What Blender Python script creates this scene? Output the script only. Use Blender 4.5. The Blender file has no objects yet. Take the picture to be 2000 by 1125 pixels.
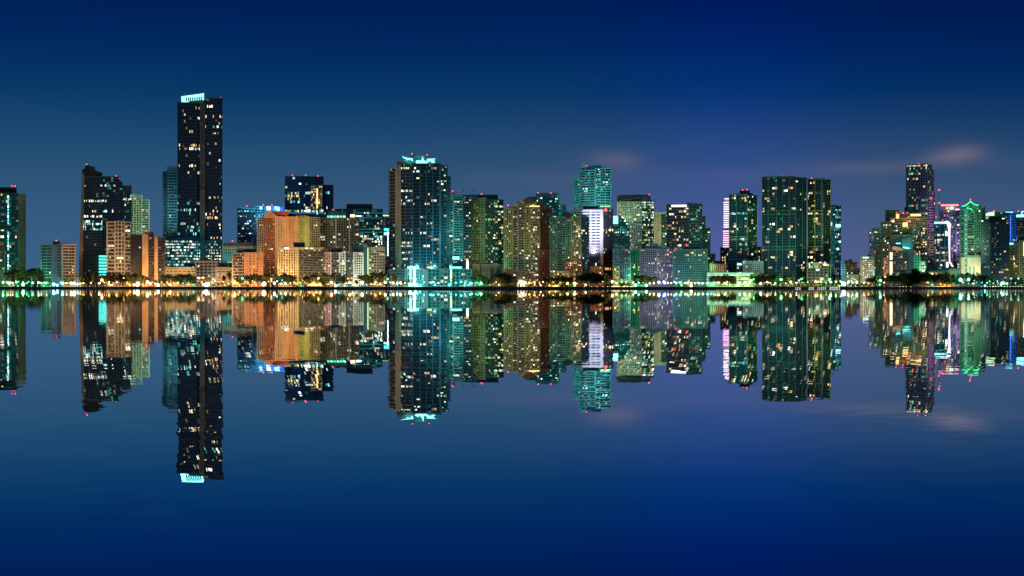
import bpy, math, random
from mathutils import Vector, Matrix
R = random.Random(7)

# ------------------------------------------------------------------ camera, sky, light
K = 0.000364            # tangent per pixel of the 2000 px wide photograph
CAM_H = 0.7
GZ = 1.8                # level of the land behind the seawall
sc = bpy.context.scene
cam = bpy.data.objects.new('camera', bpy.data.cameras.new('camera'))
sc.collection.objects.link(cam)
cam.location = (0, 0, CAM_H); cam.rotation_euler = (math.radians(90), 0, 0)
cam.data.sensor_width = 36.0; cam.data.lens = 18.0 / (1000 * K)
cam.data.clip_start = 0.1; cam.data.clip_end = 60000
sc.camera = cam
sc.view_settings.view_transform = 'Standard'; sc.view_settings.look = 'None'
sc.view_settings.exposure = 0.0; sc.view_settings.gamma = 1.0
try: sc.view_settings.use_curve_mapping = False
except Exception: pass
sc.cycles.use_denoising = True
sc.cycles.max_bounces = 5; sc.cycles.diffuse_bounces = 1; sc.cycles.glossy_bounces = 3
sc.cycles.transmission_bounces = 2; sc.cycles.transparent_max_bounces = 4
sc.cycles.sample_clamp_indirect = 4.0

def nd(nt, typ, **kw):
    n = nt.nodes.new(typ)
    for k, v in kw.items(): setattr(n, k, v)
    return n
def mth(nt, op, a, b=None, c=None, clamp=False):
    n = nt.nodes.new('ShaderNodeMath'); n.operation = op; n.use_clamp = clamp
    for i, x in enumerate((a, b, c)):
        if x is None: continue
        if isinstance(x, (int, float)): n.inputs[i].default_value = x
        else: nt.links.new(x, n.inputs[i])
    return n.outputs[0]

world = bpy.data.worlds.new("World"); sc.world = world; world.use_nodes = True
wt = world.node_tree; wt.nodes.clear()
tc = nd(wt, 'ShaderNodeTexCoord'); sp = nd(wt, 'ShaderNodeSeparateXYZ')
wt.links.new(tc.outputs['Generated'], sp.inputs[0])
X, Y_, Z = sp.outputs
hor = mth(wt, 'SQRT', mth(wt, 'ADD', mth(wt, 'MULTIPLY', X, X), mth(wt, 'MULTIPLY', Y_, Y_)))
el = mth(wt, 'DIVIDE', mth(wt, 'ABSOLUTE', Z), mth(wt, 'MAXIMUM', hor, 0.001))
ramp = nd(wt, 'ShaderNodeValToRGB'); ramp.color_ramp.interpolation = 'B_SPLINE'
def srgb(r, g, b):
    f = lambda c: (c / 255 / 12.92) if c / 255 <= .04045 else ((c / 255 + .055) / 1.055) ** 2.4
    return (f(r), f(g), f(b), 1)
stops = [(0, (60, 97, 134)), (.03, (58, 95, 132)), (.065, (49, 88, 122)), (.100, (30, 76, 113)), (.135, (6, 56, 103)),
         (.175, (0, 37, 94)), (.21, (0, 28, 84)), (.45, (0, 17, 64)), (1, (0, 13, 52))]
cr = ramp.color_ramp
while len(cr.elements) < len(stops): cr.elements.new(0.5)
for e, (p, c) in zip(cr.elements, stops): e.position = p; e.color = srgb(*c)
# broad violet city glow to the right of the middle
az = mth(wt, 'ARCTAN2', X, Y_)
rt = mth(wt, 'MINIMUM', mth(wt, 'MAXIMUM', mth(wt, 'SUBTRACT', az, 0.02), 0.0), 0.4)
wt.links.new(mth(wt, 'MINIMUM', mth(wt, 'MULTIPLY', el, mth(wt, 'ADD', 1.0, mth(wt, 'MULTIPLY', rt, 0.48))), 1.0), ramp.inputs[0])
d = mth(wt, 'DIVIDE', mth(wt, 'SUBTRACT', az, 0.150), 0.075)
gl = mth(wt, 'POWER', 2.718, mth(wt, 'MULTIPLY', mth(wt, 'MULTIPLY', d, d), -1.0))
gmix = nd(wt, 'ShaderNodeMixRGB', blend_type='ADD'); gmix.inputs[0].default_value = 1
gcol = nd(wt, 'ShaderNodeMixRGB', blend_type='MULTIPLY'); gcol.inputs[0].default_value = 1
wt.links.new(mth(wt, 'MULTIPLY', gl, mth(wt, 'SUBTRACT', 1.0, mth(wt, 'MULTIPLY', el, 4.0), clamp=True)), gcol.inputs[1]); gcol.inputs[2].default_value = (.0, -.008, .115, 1)
d2 = mth(wt, 'DIVIDE', mth(wt, 'SUBTRACT', az, 0.19), 0.24)
gl2 = mth(wt, 'MULTIPLY', mth(wt, 'POWER', 2.718, mth(wt, 'MULTIPLY', mth(wt, 'MULTIPLY', d2, d2), -1.0)), mth(wt, 'SUBTRACT', 1.0, mth(wt, 'MULTIPLY', el, 7.4), clamp=True))
gcol2 = nd(wt, 'ShaderNodeMixRGB', blend_type='MULTIPLY'); gcol2.inputs[0].default_value = 1
wt.links.new(gl2, gcol2.inputs[1]); gcol2.inputs[2].default_value = (.042, -.006, -.045, 1)
gm0 = nd(wt, 'ShaderNodeMixRGB', blend_type='ADD'); gm0.inputs[0].default_value = 1
wt.links.new(ramp.outputs[0], gm0.inputs[1]); wt.links.new(gcol2.outputs[0], gm0.inputs[2])
wt.links.new(gm0.outputs[0], gmix.inputs[1]); wt.links.new(gcol.outputs[0], gmix.inputs[2])
# thin rosy cloud streaks low over the skyline
mp = nd(wt, 'ShaderNodeMapping'); mp.inputs['Scale'].default_value = (7, 7, 40)
wt.links.new(tc.outputs['Generated'], mp.inputs[0])
nz = nd(wt, 'ShaderNodeTexNoise'); nz.inputs['Scale'].default_value = 1.0; nz.inputs['Detail'].default_value = 5
wt.links.new(mp.outputs[0], nz.inputs['Vector'])
nf = mth(wt, 'MULTIPLY', mth(wt, 'SUBTRACT', nz.outputs[0], 0.30), 3.2, clamp=True)
def streak(a0, e0, wa, we, tilt=0.0):
    da = mth(wt, 'SUBTRACT', az, a0)
    de = mth(wt, 'SUBTRACT', mth(wt, 'SUBTRACT', el, e0), mth(wt, 'MULTIPLY', da, tilt))
    a = mth(wt, 'DIVIDE', da, wa); b = mth(wt, 'DIVIDE', de, we)
    return mth(wt, 'POWER', 2.718, mth(wt, 'MULTIPLY', mth(wt, 'ADD', mth(wt, 'MULTIPLY', a, a), mth(wt, 'MULTIPLY', b, b)), -1.0))
cl = None
for s_, amt in ((streak(.0725, .0895, .017, .0070), 1.0), (streak(.306, .0905, .017, .0062, .06), 1.1), (streak(.255, .083, .05, .0050), .3),
                (streak(.08, .078, .12, .006), .22), (streak(.46, .086, .16, .004, .02), .3)):
    s_ = mth(wt, 'MULTIPLY', s_, amt); cl = s_ if cl is None else mth(wt, 'ADD', cl, s_)
cl = mth(wt, 'MULTIPLY', mth(wt, 'MULTIPLY', cl, nf), 0.85, clamp=True)
cmix = nd(wt, 'ShaderNodeMixRGB'); wt.links.new(cl, cmix.inputs[0])
wt.links.new(gmix.outputs[0], cmix.inputs[1]); cmix.inputs[2].default_value = srgb(110, 106, 126)
bg = nd(wt, 'ShaderNodeBackground'); wo = nd(wt, 'ShaderNodeOutputWorld')
wt.links.new(cmix.outputs[0], bg.inputs[0]); bg.inputs[1].default_value = 1.0
wt.links.new(bg.outputs[0], wo.inputs[0])

# dim fill sun added behind the camera, slightly left, brightening every facade
sun = bpy.data.objects.new('moonlight', bpy.data.lights.new('moonlight', 'SUN'))
sun.data.energy = 0.26; sun.data.angle = math.radians(0.5); sun.data.color = (.45, .82, 1.0)
sun.rotation_euler = (math.radians(66), 0, math.radians(-26))
sc.collection.objects.link(sun)

# ------------------------------------------------------------------ materials
MATS = {}
def mat(name, col, rough=.7, metal=0., noise=0., nscale=.2, spec=.3):
    if name in MATS: return MATS[name]
    m = bpy.data.materials.new(name); m.use_nodes = True; nt = m.node_tree; b = nt.nodes['Principled BSDF']
    b.inputs['Roughness'].default_value = rough; b.inputs['Metallic'].default_value = metal
    b.inputs['Specular IOR Level'].default_value = spec
    b.inputs['Base Color'].default_value = (*col, 1)
    if noise:
        g = nd(nt, 'ShaderNodeNewGeometry'); n = nd(nt, 'ShaderNodeTexNoise')
        n.inputs['Scale'].default_value = nscale; n.inputs['Detail'].default_value = 6
        mpn = nd(nt, 'ShaderNodeMapping'); mpn.inputs['Scale'].default_value = (1, 1, .35)
        nt.links.new(g.outputs['Position'], mpn.inputs[0]); nt.links.new(mpn.outputs[0], n.inputs['Vector'])
        r = nd(nt, 'ShaderNodeValToRGB')
        r.color_ramp.elements[0].position = .3; r.color_ramp.elements[1].position = .7
        r.color_ramp.elements[0].color = (*[c * (1 - noise) for c in col], 1)
        r.color_ramp.elements[1].color = (*[min(1, c * (1 + noise * .6)) for c in col], 1)
        nt.links.new(n.outputs[0], r.inputs[0]); nt.links.new(r.outputs[0], b.inputs['Base Color'])
    MATS[name] = m; return m
def emi(name, col, st, vary=0.):
    if name in MATS: return MATS[name]
    m = bpy.data.materials.new(name); m.use_nodes = True; nt = m.node_tree; nt.nodes.clear()
    e = nd(nt, 'ShaderNodeEmission'); o = nd(nt, 'ShaderNodeOutputMaterial')
    e.inputs[0].default_value = (*col, 1); e.inputs[1].default_value = st
    if vary:      # rooms differ: lamps, curtains, furniture
        oi = nd(nt, 'ShaderNodeObjectInfo'); g = nd(nt, 'ShaderNodeNewGeometry')
        n = nd(nt, 'ShaderNodeTexNoise'); n.inputs['Scale'].default_value = .8; n.inputs['Detail'].default_value = 2
        nt.links.new(g.outputs['Position'], n.inputs['Vector'])
        rr = mth(nt, 'POWER', oi.outputs['Random'], 2.2)
        s = mth(nt, 'MULTIPLY', mth(nt, 'ADD', mth(nt, 'MULTIPLY', rr, 1.9 * vary), 1 - .72 * vary),
                mth(nt, 'ADD', mth(nt, 'MULTIPLY', n.outputs[0], 1.2), .4))
        nt.links.new(mth(nt, 'MULTIPLY', s, st), e.inputs[1])
    nt.links.new(e.outputs[0], o.inputs[0])
    m.cycles.emission_sampling = 'NONE'
    MATS[name] = m; return m

WALL = dict(bteal=(.07, .19, .20), sand=(.50, .34, .20), white=(.62, .63, .62), cream=(.50, .42, .30), beige=(.42, .36, .28), tan=(.45, .30, .20), coral=(.58, .30, .17),
            rust=(.42, .17, .09), peach=(.60, .42, .28), grey=(.20, .21, .22), dgrey=(.11, .12, .13), black=(.028, .03, .035),
            brown=(.10, .065, .05), teal=(.10, .28, .29), mteal=(.16, .38, .38), aqua=(.24, .52, .56), green=(.15, .34, .26), pale=(.50, .66, .52), olive=(.36, .35, .20),
            dolive=(.19, .19, .12), brick=(.30, .13, .09), blue=(.07, .18, .30), mblue=(.25, .42, .60), lav=(.27, .30, .42), navy=(.04, .07, .12),
            yelgr=(.50, .50, .20), red=(.45, .06, .05), pink=(.62, .45, .55), dteal=(.06, .15, .16), dgreen=(.07, .15, .10))
def W(n):
    k = .66 if n in ('teal', 'mteal', 'lav', 'grey', 'green', 'olive', 'yelgr', 'beige', 'aqua', 'blue', 'mblue', 'dteal', 'dgreen', 'dolive', 'pale') else (.8 if n in ('cream', 'peach', 'tan', 'white') else .9)
    return mat('wall_' + n, [q*k for q in WALL[n]], .75, noise=.3)
GL = dict(g=(.012, .02, .03), gt=(.012, .045, .05), gg=(.014, .04, .026), gb=(.012, .035, .07), gw=(.03, .022, .016), gc=(.02, .10, .11), gl=(.05, .09, .09))
def G(n): return mat('glass_' + n, GL[n], .12, spec=.6)
EM = dict(warm=((1, .70, .36), 1.15), white=((1, .88, .66), 1.35), cool=((.62, 1, .86), 1.15), teal=((.12, .85, .78), .8), yel=((1, .82, .30), .9),
          orange=((1, .46, .15), .85), blue=((.08, .22, 1), .8), green=((.25, 1, .45), .6))
def E(n): return emi('window_light_' + n, EM[n][0], EM[n][1] * 1.0, .85)
def D(n): return emi('window_dim_' + n, EM[n][0], EM[n][1] * .13)
PAL = dict(warm=[('warm', 5), ('white', 4), ('orange', 2), ('yel', 1)], mix=[('warm', 4), ('white', 5), ('yel', 2), ('teal', 1.4), ('cool', 1), ('blue', .5), ('orange', 1)],
           cool=[('cool', 5), ('white', 4), ('teal', 2)], teal=[('teal', 4), ('cool', 2)], white=[('white', 5), ('cool', 1.5)], gold=[('yel', 3), ('warm', 3), ('orange', 1)],
           blue=[('white', 3), ('cool', 3), ('blue', 1.2), ('teal', 1)], green=[('green', 2), ('cool', 2), ('yel', 1), ('white', 1)], lime=[('yel', 2), ('green', 1.5), ('white', 1)])
def pick(p):
    if p not in PAL: return p
    L = PAL[p]; t = R.random() * sum(w for _, w in L)
    for n, w in L:
        t -= w
        if t <= 0: return n
    return L[-1][0]
# glowing things
def glow(n, c, s): return emi('glow_' + n, c, s)
glow('white', (.85, 1, .95), 3.0); glow('cool', (.5, 1, .9), 1.6); glow('teal', (.12, 1, .88), 1.5); glow('cyan', (.25, 1, .97), 2.4); glow('blue', (.05, .2, 1), 1.6); glow('ltblue', (.35, .75, 1), 2.2)
glow('red', (1, .045, .04), 6.0); glow('neonred', (1, .25, .25), 2.2); glow('pink', (1, .55, .95), 2.2); glow('green', (.05, 1, .38), 2.2); glow('gold', (1, .72, .28), 1.5)
glow('warm', (1, .72, .42), 2.2); glow('pinkwhite', (.90, .80, 1), 1.5); glow('dimteal', (.08, .55, .52), .5); glow('lime', (.6, 1, .5), 1.5); glow('softred', (1, .05, .06), .6)
def GM(n): return MATS['glow_' + n]

# ------------------------------------------------------------------ mesh helpers
def link(o, parent=None, loc=None):
    sc.collection.objects.link(o)
    if parent is not None: o.parent = parent
    if loc is not None: o.location = loc
    return o
class MB:
    def __init__(s): s.v = []; s.f = []
    def hexa(s, p):     # 8 points: bottom 4 ccw, top 4 ccw
        i = len(s.v); s.v.extend(p)
        s.f += [(i, i+3, i+2, i+1), (i+4, i+5, i+6, i+7), (i, i+1, i+5, i+4), (i+1, i+2, i+6, i+5), (i+2, i+3, i+7, i+6), (i+3, i, i+4, i+7)]
    def box(s, o, t, n, a0, a1, d0, d1, z0, z1):   # o origin 2D, t along, n outward
        P = lambda a, d_, z: (o[0] + t[0]*a + n[0]*d_, o[1] + t[1]*a + n[1]*d_, z)
        s.hexa([P(a0, d1, z0), P(a1, d1, z0), P(a1, d0, z0), P(a0, d0, z0), P(a0, d1, z1), P(a1, d1, z1), P(a1, d0, z1), P(a0, d0, z1)])
    def prism(s, pts, z0, z1):
        i = len(s.v); n = len(pts)
        s.v += [(p[0], p[1], z0) for p in pts] + [(p[0], p[1], z1) for p in pts]
        for k in range(n): s.f.append((i+k, i+(k+1) % n, i+n+(k+1) % n, i+n+k))
        s.f.append(tuple(range(i+n-1, i-1, -1))); s.f.append(tuple(range(i+n, i+2*n)))
    def extr(s, pts, off):      # extrude 3D polygon by vector
        i = len(s.v); n = len(pts)
        s.v += [tuple(p) for p in pts] + [tuple(Vector(p) + off) for p in pts]
        s.f.append(tuple(range(i, i+n))); s.f.append(tuple(range(i+2*n-1, i+n-1, -1)))
        for k in range(n): s.f.append((i+(k+1) % n, i+k, i+n+k, i+n+(k+1) % n))
    def obj(s, name, m, parent=None, kind=None, base=(0, 0, 0), smooth=False):
        if not s.v: return None
        me = bpy.data.meshes.new(name)
        b = base
        me.from_pydata([(x-b[0], y-b[1], z-b[2]) for x, y, z in s.v], [], s.f)
        me.materials.append(m)
        if smooth: me.polygons.foreach_set('use_smooth', [True] * len(me.polygons))
        o = bpy.data.objects.new(name, me); link(o, parent)
        if kind: o['kind'] = kind
        if parent is None: o.location = base
        return o
def thing(name, label, cat, loc=(0, 0, 0), group=None):
    o = bpy.data.objects.new(name, None); o.empty_display_size = 1; link(o, None, loc)
    o['label'] = label; o['category'] = cat
    if group: o['group'] = group
    return o
_unit = {}
def unit(m):
    if m.name not in _unit:
        b = MB(); b.box((0, 0), (1, 0), (0, -1), -.5, .5, -.5, .5, -.5, .5)
        me = bpy.data.meshes.new('window_pane'); me.from_pydata(b.v, [], b.f); me.materials.append(m); _unit[m.name] = me
    return _unit[m.name]

# ------------------------------------------------------------------ facades
STY = dict(
    grid=dict(fh=5.4, cw=4.2, pf=.28, pd=.7, sf=.32, sd=.35, pe=1),
    ribbon=dict(fh=5.8, cw=5.0, pf=.12, pd=.12, sf=.50, sd=.40, pe=1),
    balc=dict(fh=6.0, cw=5.5, pf=.16, pd=.9, sf=.24, sd=1.5, pe=2),
    curtain=dict(fh=5.8, cw=4.0, pf=.10, pd=.14, sf=.13, sd=.22, pe=1),
    fins=dict(fh=5.4, cw=5.0, pf=.42, pd=.8, sf=.25, sd=.3, pe=1),
    blank=dict(fh=6, cw=8, pf=0, pd=0, sf=0, sd=0, pe=1))
def F(sty='grid', wall='grey', lit=.08, pal='mix', dim=.25, dpal=None, rows=(), run=.25, **kw):
    d = dict(STY[sty]); d.update(sty=sty, wall=wall, lit=lit, pal=pal, dim=dim, dpal=dpal or pal, rows=rows, run=run); d.update(kw); return d

def sub(a0, a1, k):
    q = R.random(); w = a1-a0
    return (a0, a0+w*.5) if q < .33 else ((a0+w*.5, a1) if q < .66 else (a0, a1))
class Frame:            # a building's own frame, turned to face the bay
    def __init__(s, px, Y):
        s.a = math.atan((px-1000)*K); s.r = (math.sin(s.a), math.cos(s.a)); s.t = (math.cos(s.a), -math.sin(s.a))
        s.dist = Y / math.cos(s.a); s.Y = Y
    def p(s, px, v=0.):
        u = (s.dist + v) * math.tan(math.atan((px-1000)*K) - s.a)
        return (s.r[0]*(s.dist+v) + s.t[0]*u, s.r[1]*(s.dist+v) + s.t[1]*u)
    def z(s, py, pt): return CAM_H + (562.5 - py) * K * pt[1]
ALLB = []
def building(name, label, cat, Y, blocks, beacons=(), items=(), floods=(), maxwin=290, polys=(), group=None, cpx=None):
    xs = [q[0] for b in blocks for q in b['f']]
    c = cpx or (min(xs) + max(xs)) / 2
    fr = Frame(c, Y); bp = fr.p(c); base = (bp[0], bp[1], GZ)
    root = thing(name, label, cat, base, group)
    ALLB.append((min(xs), max(xs), Y, label))
    S = {}      # (part name, material) -> MB
    def mb(part, m):
        k = (part, m.name)
        if k not in S: S[k] = (MB(), m)
        return S[k][0]
    wins = []
    for b in blocks:
        f = b['f']; dep = b.get('D', 24.); fac = b['fac']
        if not isinstance(fac, (list, tuple)): fac = [fac]
        pts = [fr.p(q[0], q[1]) for q in f]
        zt = fr.z(b['top'], pts[0]); zb = fr.z(b['bot'], pts[0]) if 'bot' in b else GZ
        vb = fr.z(b.get('vis', 556), pts[0])
        vmax = max(q[1] for q in f) + dep
        lu = Vector(pts[0]).dot(Vector(fr.t)); ru = Vector(pts[-1]).dot(Vector(fr.t))
        bk = lambda u: (fr.r[0]*(fr.dist+vmax) + fr.t[0]*u, fr.r[1]*(fr.dist+vmax) + fr.t[1]*u)
        ring = [bk(lu)] + pts + [bk(ru)]
        gm = G(b.get('glass', 'g'))
        mb('glass_core', gm).prism(ring, zb, zt)
        roofm = W(b.get('roof', fac[0]['wall']))
        ctr = Vector((sum(p[0] for p in ring)/len(ring), sum(p[1] for p in ring)/len(ring)))
        mb('roof', roofm).prism([tuple(ctr + (Vector(p)-ctr)*.985) for p in ring], zt, zt + .5)
        segs = list(zip(ring[:-1], ring[1:]))
        for si, (p0, p1) in enumerate(segs):
            vis = 0 < si < len(segs)-1
            F_ = fac[min(max(si-1, 0), len(fac)-1)]
            v = Vector(p1) - Vector(p0); L = v.length
            if L < .6: continue
            t = (v.x/L, v.y/L); n = (t[1], -t[0])
            s = K * Y; fh = F_['fh']*s; cw = F_['cw']*s
            wm = W(F_['wall']); H = zt - zb
            if F_['sty'] == 'blank':
                mb('wall', wm).box(p0, t, n, 0.01, L-.01, -.1, .30, zb, zt-.01); continue
            nf = max(1, round(H/fh)); fh = H/nf; nc = max(1, round(L/cw)); cw = L/nc
            pw = F_['pf']*cw; sh = F_['sf']*fh; pe = F_['pe']; sd = F_['sd']; pd = F_['pd']
            M1 = mb('wall', wm)
            M2 = mb('floor_slabs' if F_['sty'] == 'balc' else 'spandrels', W(F_.get('swall', F_['wall'])))
            for i in range(nc+1):
                heavy = i % pe == 0 or i == nc
                w_ = pw if heavy else min(pw*.35, .35); d_ = pd if heavy else .1
                a0 = min(max(i*cw - w_/2, .02), L-.02-w_)
                M1.box(p0, t, n, a0, a0+w_, -.1, d_, zb, zt-.02)
            for j in range(nf):
                z0 = zb + j*fh
                M2.box(p0, t, n, .05, L-.05, -.15, sd, z0 - (0 if j == 0 else sh*.0), z0+sh)
            if F_['sty'] == 'balc':      # glass-and-metal railing along each slab
                mr = mb('railings', mat('railing_glass', (.03, .045, .055), .15, spec=.6))
                for j in range(nf): mr.box(p0, t, n, .15, L-.15, sd-.12, sd-.04, zb+j*fh+sh, zb+j*fh+sh+fh*.26)
            mb('parapet', W(F_.get('cap', F_['wall']))).box(p0, t, n, -.05, L+.05, -.2, max(sd, pd)+.12, zt-.55, zt+.75)
            ang = math.atan2(t[1], t[0])
            rows = []
            for rw in F_['rows']:
                j = int((fr.z(rw[0], p0) - zb)/fh); rows.append((j, *rw[1:]))
            for j in range(nf):
                z0 = zb + j*fh + sh; z1 = zb + (j+1)*fh; zc = (z0+z1)/2
                if not vis or zc < vb: 
                    continue
                i = 0
                while i < nc:
                    pr = F_['lit']*(.85 if F_['lit'] < .5 else 1); pl = F_['pal']; fr_ = (i+.5)/nc; forced = False; run = F_['run']
                    for rw in rows:
                        if rw[0] == j and (len(rw) < 4 or rw[3] <= fr_ <= rw[4]): pr = rw[1]; pl = rw[2]; forced = True
                    if 'cold' in F_ and F_['cold'][0] <= fr_ <= F_['cold'][1] and not forced: pr *= .15
                    a0 = i*cw + pw/2 + .04; a1 = (i+1)*cw - pw/2 - .04
                    if R.random() < pr:
                        k = pick(pl); wins.append((p0, t, n, ang, *sub(a0, a1, k), z0+.05+(z1-z0)*R.choice((0, 0, .2)), z1-.05-(z1-z0)*R.choice((0, .1, .25)), k))
                        if R.random() < run and i+1 < nc:
                            i += 1; a0 += cw; a1 += cw; wins.append((p0, t, n, ang, a0, a1, z0+.05, z1-.05, k))
                    elif R.random() < F_['dim']:
                        k = pick(F_['dpal'])
                        mb('dim_windows', D(k)).box(p0, t, n, a0 + (a1-a0)*R.choice((0, 0, .5)), a1, .01, .06, z0+.05, z0 + (z1-z0)*R.choice((.55, .8, .95)))
                    i += 1
    # lit windows: each an object of its own, past the limit joined
    R.shuffle(wins)
    for q, (p0, t, n, ang, a0, a1, z0, z1, k) in enumerate(wins):
        if q < maxwin:
            o = bpy.data.objects.new('window', unit(E(k))); a = (a0+a1)/2
            link(o, root, (p0[0]+t[0]*a+n[0]*.03-base[0], p0[1]+t[1]*a+n[1]*.03-base[1], (z0+z1)/2-base[2]))
            o.rotation_euler = (0, 0, ang); o.scale = (a1-a0, .1, z1-z0)
        else:
            mb('lit_windows', emi('window_far_' + k, EM[k][0], EM[k][1]*R.choice((.6,)))).box(p0, t, n, a0, a1, .01, .08, z0, z1)
    for it in items:    # (part, px0, py0, px1, py1, v, depth, material)
        part, x0, y0, x1, y1, v, dd, m = it
        a, b_ = fr.p(x0, v), fr.p(x1, v); vv = Vector(b_)-Vector(a); L = vv.length; t = tuple(vv/L); n = (t[1], -t[0])
        q = MB(); q.box(a, t, n, 0, L, 0, dd, fr.z(y1, a), fr.z(y0, a))
        q.obj(part, GM(m[5:]) if m.startswith('glow_') else (G(m[6:]) if m.startswith('glass_') else W(m)), root, base=base)
    for pl in polys:    # (part, [(px,py)..], v, depth, material)
        part, pp, v, dd, m = pl
        P3 = []
        for (x, y) in pp:
            a = fr.p(x, v); P3.append(Vector((a[0], a[1], fr.z(y, a))))
        q = MB(); q.extr(P3, Vector((fr.r[0], fr.r[1], 0))*dd)
        q.obj(part, GM(m[5:]) if m.startswith('glow_') else (G(m[6:]) if m.startswith('glass_') else W(m)), root, base=base)
    for (m_, (q, m)) in S.items():
        q.obj(m_[0], m, root, base=base, kind='stuff' if m_[0] in ('dim_windows', 'lit_windows', 'spandrels', 'floor_slabs', 'railings') else None)
    for (x, y) in beacons:
        a = fr.p(x, 4.); z = fr.z(y, a); o = bpy.data.objects.new('beacon', globe_mesh('beacon', GM('red'), .62)); link(o, root, (a[0]-base[0], a[1]-base[1], z-base[2]))
        q = MB(); q.prism([(a[0]+.12*math.cos(h), a[1]+.12*math.sin(h)) for h in (0, 1.57, 3.14, 4.71)], z-3, z-.5); q.obj('beacon_mast', W('dgrey'), root, base=base)
    for (x, y, yy, tx, ty, col, kw, cone) in floods:  # floodlights, housings included, are added to tint and brighten the facades
        f2 = Frame(x, yy); a = f2.p(x); z = f2.z(y, a); 
        b2 = fr.p(tx); tz = fr.z(ty, b2)
        src = Vector((a[0], a[1], z)); dr = (Vector((b2[0], b2[1], tz)) - src).normalized()
        rot = (-dr).to_track_quat('Z', 'Y')
        o = bpy.data.objects.new('added_floodlight', flood_mesh()); link(o, root, src-Vector(base)); o.rotation_mode = 'QUATERNION'; o.rotation_quaternion = rot
        l = bpy.data.lights.new('facade_fill_lamp', 'SPOT'); l.energy = kw*1000*FLOOD; l.color = LC[col]; l.spot_size = math.radians(cone); l.spot_blend = 1.0; l.shadow_soft_size = .5
        lo = bpy.data.objects.new('facade_fill_lamp', l); link(lo, o, (0, 0, -1.0))
    return root, fr
FLOOD = 1.0
LC = dict(M=(.80, 1, .60), O=(1, .50, .15), W=(1, .78, .48), C=(.16, 1, .95), G=(.12, 1, .40), N=(.85, 1, .96), B=(.08, .25, 1), Y=(1, .75, .22), P=(.8, .42, 1), L=(.65, 1, .35), R=(1, .15, .08), V=(.75, .72, 1), T=(.10, .85, .85))
_gm = {}
def globe_mesh(name, m, r, nseg=10, nr=6):
    k = (m.name, r)
    if k in _gm: return _gm[k]
    v = [(0, 0, r)]; f = []
    for i in range(1, nr):
        th = math.pi*i/nr
        for j in range(nseg): v.append((r*math.sin(th)*math.cos(j*2*math.pi/nseg), r*math.sin(th)*math.sin(j*2*math.pi/nseg), r*math.cos(th)))
    v.append((0, 0, -r)); last = len(v)-1
    for j in range(nseg):
        f.append((0, 1+j, 1+(j+1) % nseg)); f.append((last, last-nseg+(j+1) % nseg, last-nseg+j))
    for i in range(nr-2):
        for j in range(nseg):
            a = 1+i*nseg+j; b = 1+i*nseg+(j+1) % nseg; f.append((a, a+nseg, b+nseg, b))
    me = bpy.data.meshes.new(name); me.from_pydata(v, [], f); me.materials.append(m)
    me.polygons.foreach_set('use_smooth', [True]*len(me.polygons)); _gm[k] = me; return me
_fm = []
def flood_mesh():
    if not _fm:
        b = MB(); b.hexa([(-.6, -.4, 0), (.6, -.4, 0), (.6, .4, 0), (-.6, .4, 0), (-.4, -.25, .6), (.4, -.25, .6), (.4, .25, .6), (-.4, .25, .6)])
        b.hexa([(-.8, -.06, -.1), (-.7, -.06, -.1), (-.7, .06, -.1), (-.8, .06, -.1), (-.8, -.06, .9), (-.7, -.06, .9), (-.7, .06, .9), (-.8, .06, .9)])
        b.hexa([(.7, -.06, -.1), (.8, -.06, -.1), (.8, .06, -.1), (.7, .06, -.1), (.7, -.06, .9), (.8, -.06, .9), (.8, .06, .9), (.7, .06, .9)])
        me = bpy.data.meshes.new('added_floodlight'); me.from_pydata(b.v, [], b.f); me.materials.append(W('dgrey')); _fm.append(me)
    return _fm[0]

# ------------------------------------------------------------------ ground, water
def sheet(name, x0, x1, y0, y1, z, m):
    b = MB(); b.v = [(x0, y0, z), (x1, y0, z), (x1, y1, z), (x0, y1, z)]; b.f = [(0, 1, 2, 3)]
    o = b.obj(name, m, None, 'structure'); return o
wm = bpy.data.materials.new('bay_water'); wm.use_nodes = True; nt = wm.node_tree; bs = nt.nodes['Principled BSDF']
bs.inputs['Base Color'].default_value = (.86, .92, .99, 1); bs.inputs['Metallic'].default_value = 1.0; bs.inputs['Roughness'].default_value = 0.004
g = nd(nt, 'ShaderNodeNewGeometry')
def slope(scale, seed, amp, sx=1.0):
    mpn = nd(nt, 'ShaderNodeMapping'); mpn.inputs['Location'].default_value = (seed, seed*1.7, 0); mpn.inputs['Scale'].default_value = (scale*sx, scale, 1)
    nt.links.new(g.outputs['Position'], mpn.inputs[0])
    n = nd(nt, 'ShaderNodeTexNoise'); n.inputs['Scale'].default_value = 1.0; n.inputs['Detail'].default_value = 1.0
    nt.links.new(mpn.outputs[0], n.inputs['Vector'])
    return mth(nt, 'MULTIPLY', mth(nt, 'SUBTRACT', n.outputs[0], .5), amp)
nx = mth(nt, 'ADD', slope(5.5, 3.1, .024, .8), slope(1.4, 8.3, .012, 1.2))
ny = mth(nt, 'ADD', slope(5.0, 31.1, .0003), slope(.35, 18.3, .0002))
cb = nd(nt, 'ShaderNodeCombineXYZ'); nt.links.new(nx, cb.inputs[0]); nt.links.new(ny, cb.inputs[1]); cb.inputs[2].default_value = 1
nn = nd(nt, 'ShaderNodeVectorMath', operation='NORMALIZE'); nt.links.new(cb.outputs[0], nn.inputs[0]); nt.links.new(nn.outputs[0], bs.inputs['Normal'])
sheet('water', -9000, 9000, -3000, 1441, 0, wm)
sheet('ground', -9000, 9000, 1440.6, 30000, GZ, mat('city_ground', (.07, .07, .065), .9, noise=.3, nscale=.05))
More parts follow.
